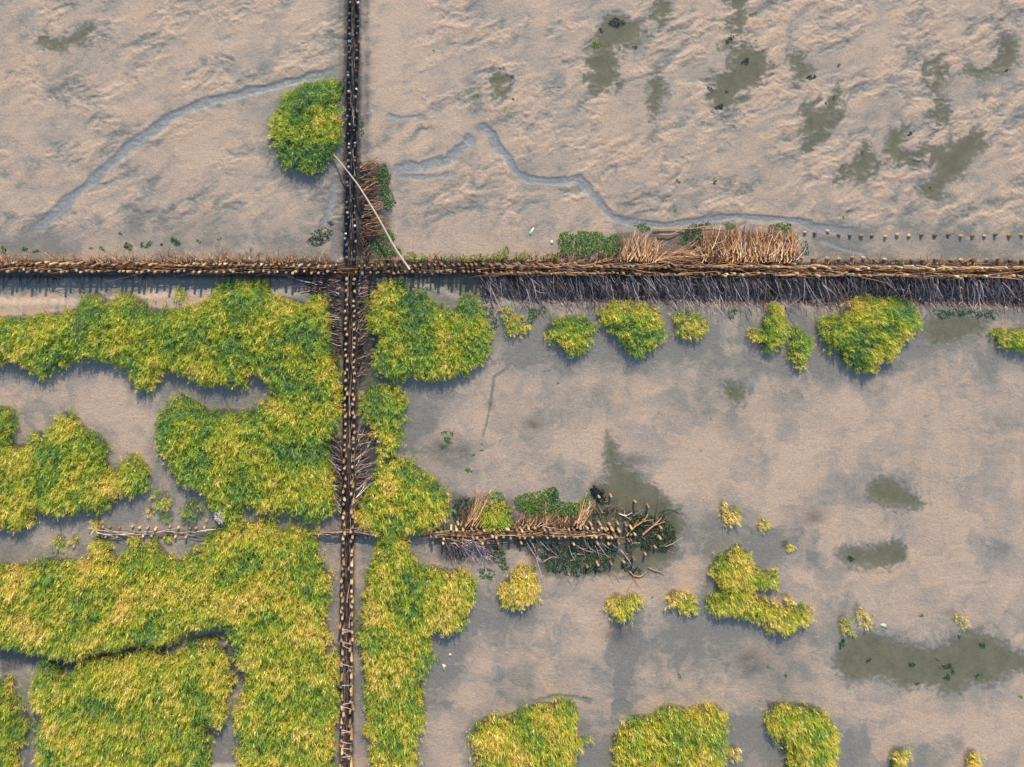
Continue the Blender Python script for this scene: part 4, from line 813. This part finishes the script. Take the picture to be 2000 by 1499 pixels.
weed('weed_mat', [(703,232),(710,230),(712,262),(705,270)], 700, .6, 'yellow-green weed hugging the right side of the upright fence', group=G1, hh=.05)
weed('weed_mat', [(1638,1255),(1650,1245),(1650,1262),(1640,1272)], 700, .32, 'dark green weed at the left tip of the big dark pool', group=G1, hh=.04)
GS = 'small scraps of weed on the mudflat'
def scrap(cx, cy, r, tint, label, group=GS, size=(.012, .028)):
    pts = [(cx+r*1.3*math.cos(a)*R.uniform(.6, 1.2), cy+r*math.sin(a)*R.uniform(.6, 1.2)) for a in np.linspace(0, 6.28, 8)[:-1]]
    an = R.uniform(0, 3.1); sq = R.uniform(.35, .9); ca, sa = math.cos(an), math.sin(an)
    pts = [(cx+ca*((p[0]-cx)*ca+(p[1]-cy)*sa)*1.15-sa*((p[1]-cy)*ca-(p[0]-cx)*sa)*sq, cy+sa*((p[0]-cx)*ca+(p[1]-cy)*sa)*1.15+ca*((p[1]-cy)*ca-(p[0]-cx)*sa)*sq) for p in pts]
    weed('weed_scrap', pts, 600, tint, label, size, .03, group=group, thr=-1)
for cx, cy, r in [(1205,45,12),(1175,60,6),(1425,78,9),(1457,120,8),(1385,175,6),(1405,210,9),(1420,180,4),(1637,130,6),(1780,260,7),(1817,368,4),(1965,138,4),(1628,192,4),(1613,202,4),(1240,93,6),(1323,355,5),(1000,150,3),(1002,195,3)]:
    scrap(cx, cy, r, .04, 'near-black weed clump on the crumbly upper right mudflat')
for cx, cy, r in [(1585,152,9),(1395,355,5),(1150,88,0),(1683,300,4)]:
    if r: scrap(cx, cy, r, .32, 'dark clump with green flecks on the upper right mudflat')
for cx, cy, r in [(1165,87,10),(1210,97,5),(980,135,4),(1436,138,3),(1427,90,3),(1475,80,2),(1300,393,5),(1318,413,5),(1657,413,5),(1649,426,5)]:
    scrap(cx, cy, r, .72, 'small bright green weed scrap on the upper right mudflat')
for cx, cy, r in [(928,187,8),(986,215,5),(845,99,4),(1000,164,3)]:
    scrap(cx, cy, r, .97, 'small yellow weed scrap left of the pools on the upper mudflat')
for cx, cy, r in [(8,490,9),(48,487,6),(70,492,6),(180,486,5),(200,487,7),(237,457,4),(250,482,9),(278,480,6),(290,478,8),(315,478,5),(342,472,10),(388,472,5),(428,467,3),(490,488,5)]:
    scrap(cx, cy, r, .45, 'green weed scrap on the wet mud just above the left fence')
for cx, cy, r in [(868,846,5),(882,848,5),(875,860,7),(864,873,6),(940,880,4),(923,890,4),(914,919,6),(941,868,3),(1090,748,3)]:
    scrap(cx, cy, r, .6, 'green weed scrap on the flat grey mud right of the upright oval tussock')
for cx, cy, r in [(1782,1298,6),(1850,1302,10),(1860,1312,7),(1850,1322,8),(1873,1245,5),(1920,1262,6),(1910,1320,7),(1793,1335,5),(1696,1290,5),(1830,1288,4),(1662,1091,6)]:
    scrap(cx, cy, r, .36, 'dark green weed scrap in the pools at the lower right')
for cx, cy, r in [(1310,1170,4),(1273,1168,4),(1500,1304,4),(1534,1320,5),(1327,1320,4),(1143,1363,4),(1994,1362,4),(1827,668,6),(1427,766,3),(1468,1040,3),(1388,818,2),(1368,880,2),(1800,1203,4)]:
    scrap(cx, cy, r, .72, 'pale green weed scrap on the lower right mud')
def white(cx, cy, pts, label):
    A = np.array([(cx+a, cy+b_) for a, b_ in pts], float); x, y = W(A[:, 0], A[:, 1]); n = len(x); z = ground(x, y)+.008+R.uniform(0, .012, n)
    V_ = np.column_stack([np.r_[x, x.mean()], np.r_[y, y.mean()], np.r_[z, z.mean()+.008]]); V2 = V_.copy(); V2[:, 2] -= .012
    T = [(i, (i+1) % n, n) for i in range(n)]+[((i+1) % n+n+1, i+n+1, 2*n+1) for i in range(n)]; Q = [(i, i+n+1, (i+1) % n+n+1, (i+1) % n) for i in range(n)]
    Vv, c = recentre(np.concatenate([V_, V2])); add('white_scrap', mesh_from('white_scrap', Vv, Q, T, None, [WHITE]), label=label, cat='debris', loc=c, group='white scraps on the mud')
white(1038, 454, [(-4,7),(-5,1),(-1,-4),(3,-9),(6,-8),(3,-2),(1,4),(-2,8)], 'bright white scrap on the mud above the yellow-green weed strip')
white(867, 1303, [(-4,-4),(0,-5),(5,-2),(2,1),(1,6),(-2,9),(-2,2)], 'white scrap on the mud right of the long lower grass strip')
white(878, 1280, [(-3,1),(0,-3),(4,-2),(2,2)], 'smaller white scrap just above the one right of the grass strip')
white(989, 1276, [(-1,-1),(2,-1),(1,2),(-1,1)], 'tiny white shell on the mud above the leftmost bottom tussock')
white(1725, 1222, [(-7,0),(-3,-3),(3,-3),(7,0),(4,3),(8,7),(2,4),(-3,3)], 'white flake just above the left part of the big dark pool')
white(1077, 474, [(-3,-3),(2,-4),(4,1),(1,5),(-2,3)], 'white flake lying in the left part of the bright sea lettuce bed')
white(1150, 477, [(-5,-2),(2,-3),(6,0),(1,3),(-4,2)], 'white flake lying in the middle of the bright sea lettuce bed')
white(1253, 1006, [(-3,-2),(1,-3),(4,0),(1,3),(-2,2)], 'pale flake in the dark weed at the broken fence end')
white(650, 1279, [(-3,-2),(2,-3),(4,2),(0,4)], 'white stone between the meadow and the lower fence')
# ------------------------------------------------------------------ light, sky, camera
EL, AZ = math.radians(29), math.radians(4)
wd = bpy.data.worlds.new('World'); bpy.context.scene.world = wd; wd.use_nodes = True; nt = wd.node_tree; bg = nt.nodes['Background']
sky = nt.nodes.new('ShaderNodeTexSky'); sky.sky_type = 'NISHITA'; sky.sun_disc = False; sky.sun_elevation = EL; sky.sun_rotation = AZ; sky.dust_density = .6; sky.ozone_density = 2.0
nt.links.new(sky.outputs[0], bg.inputs[0]); bg.inputs[1].default_value = .15
sl_ = bpy.data.lights.new('sun', 'SUN'); sl_.energy = 3.5; sl_.angle = math.radians(.6); sl_.color = (1., .85, .67)
so = bpy.data.objects.new('sun', sl_); C.objects.link(so)
from mathutils import Vector
so.rotation_euler = Vector((math.sin(AZ)*math.cos(EL), math.cos(AZ)*math.cos(EL), math.sin(EL))).to_track_quat('Z', 'Y').to_euler()
cd = bpy.data.cameras.new('camera'); cam = bpy.data.objects.new('camera', cd); C.objects.link(cam)
cd.sensor_width = 36; cd.lens = 36*H/(2000*S); cd.clip_end = 2000; cd.shift_x = (1000-NX)/2000; cd.shift_y = -(750-NY)/2000
cam.location = (float(CX), float(CY), H); cam.rotation_euler = (0, 0, 0)
sc = bpy.context.scene; sc.camera = cam
sc.view_settings.view_transform = 'Standard'; sc.view_settings.look = 'None'; sc.view_settings.exposure = .78; sc.view_settings.gamma = 1

for o in bpy.data.objects:
    if o.get('label') and not 4 <= len(o['label'].split()) <= 16: print('LONG', len(o['label'].split()), o['label'])
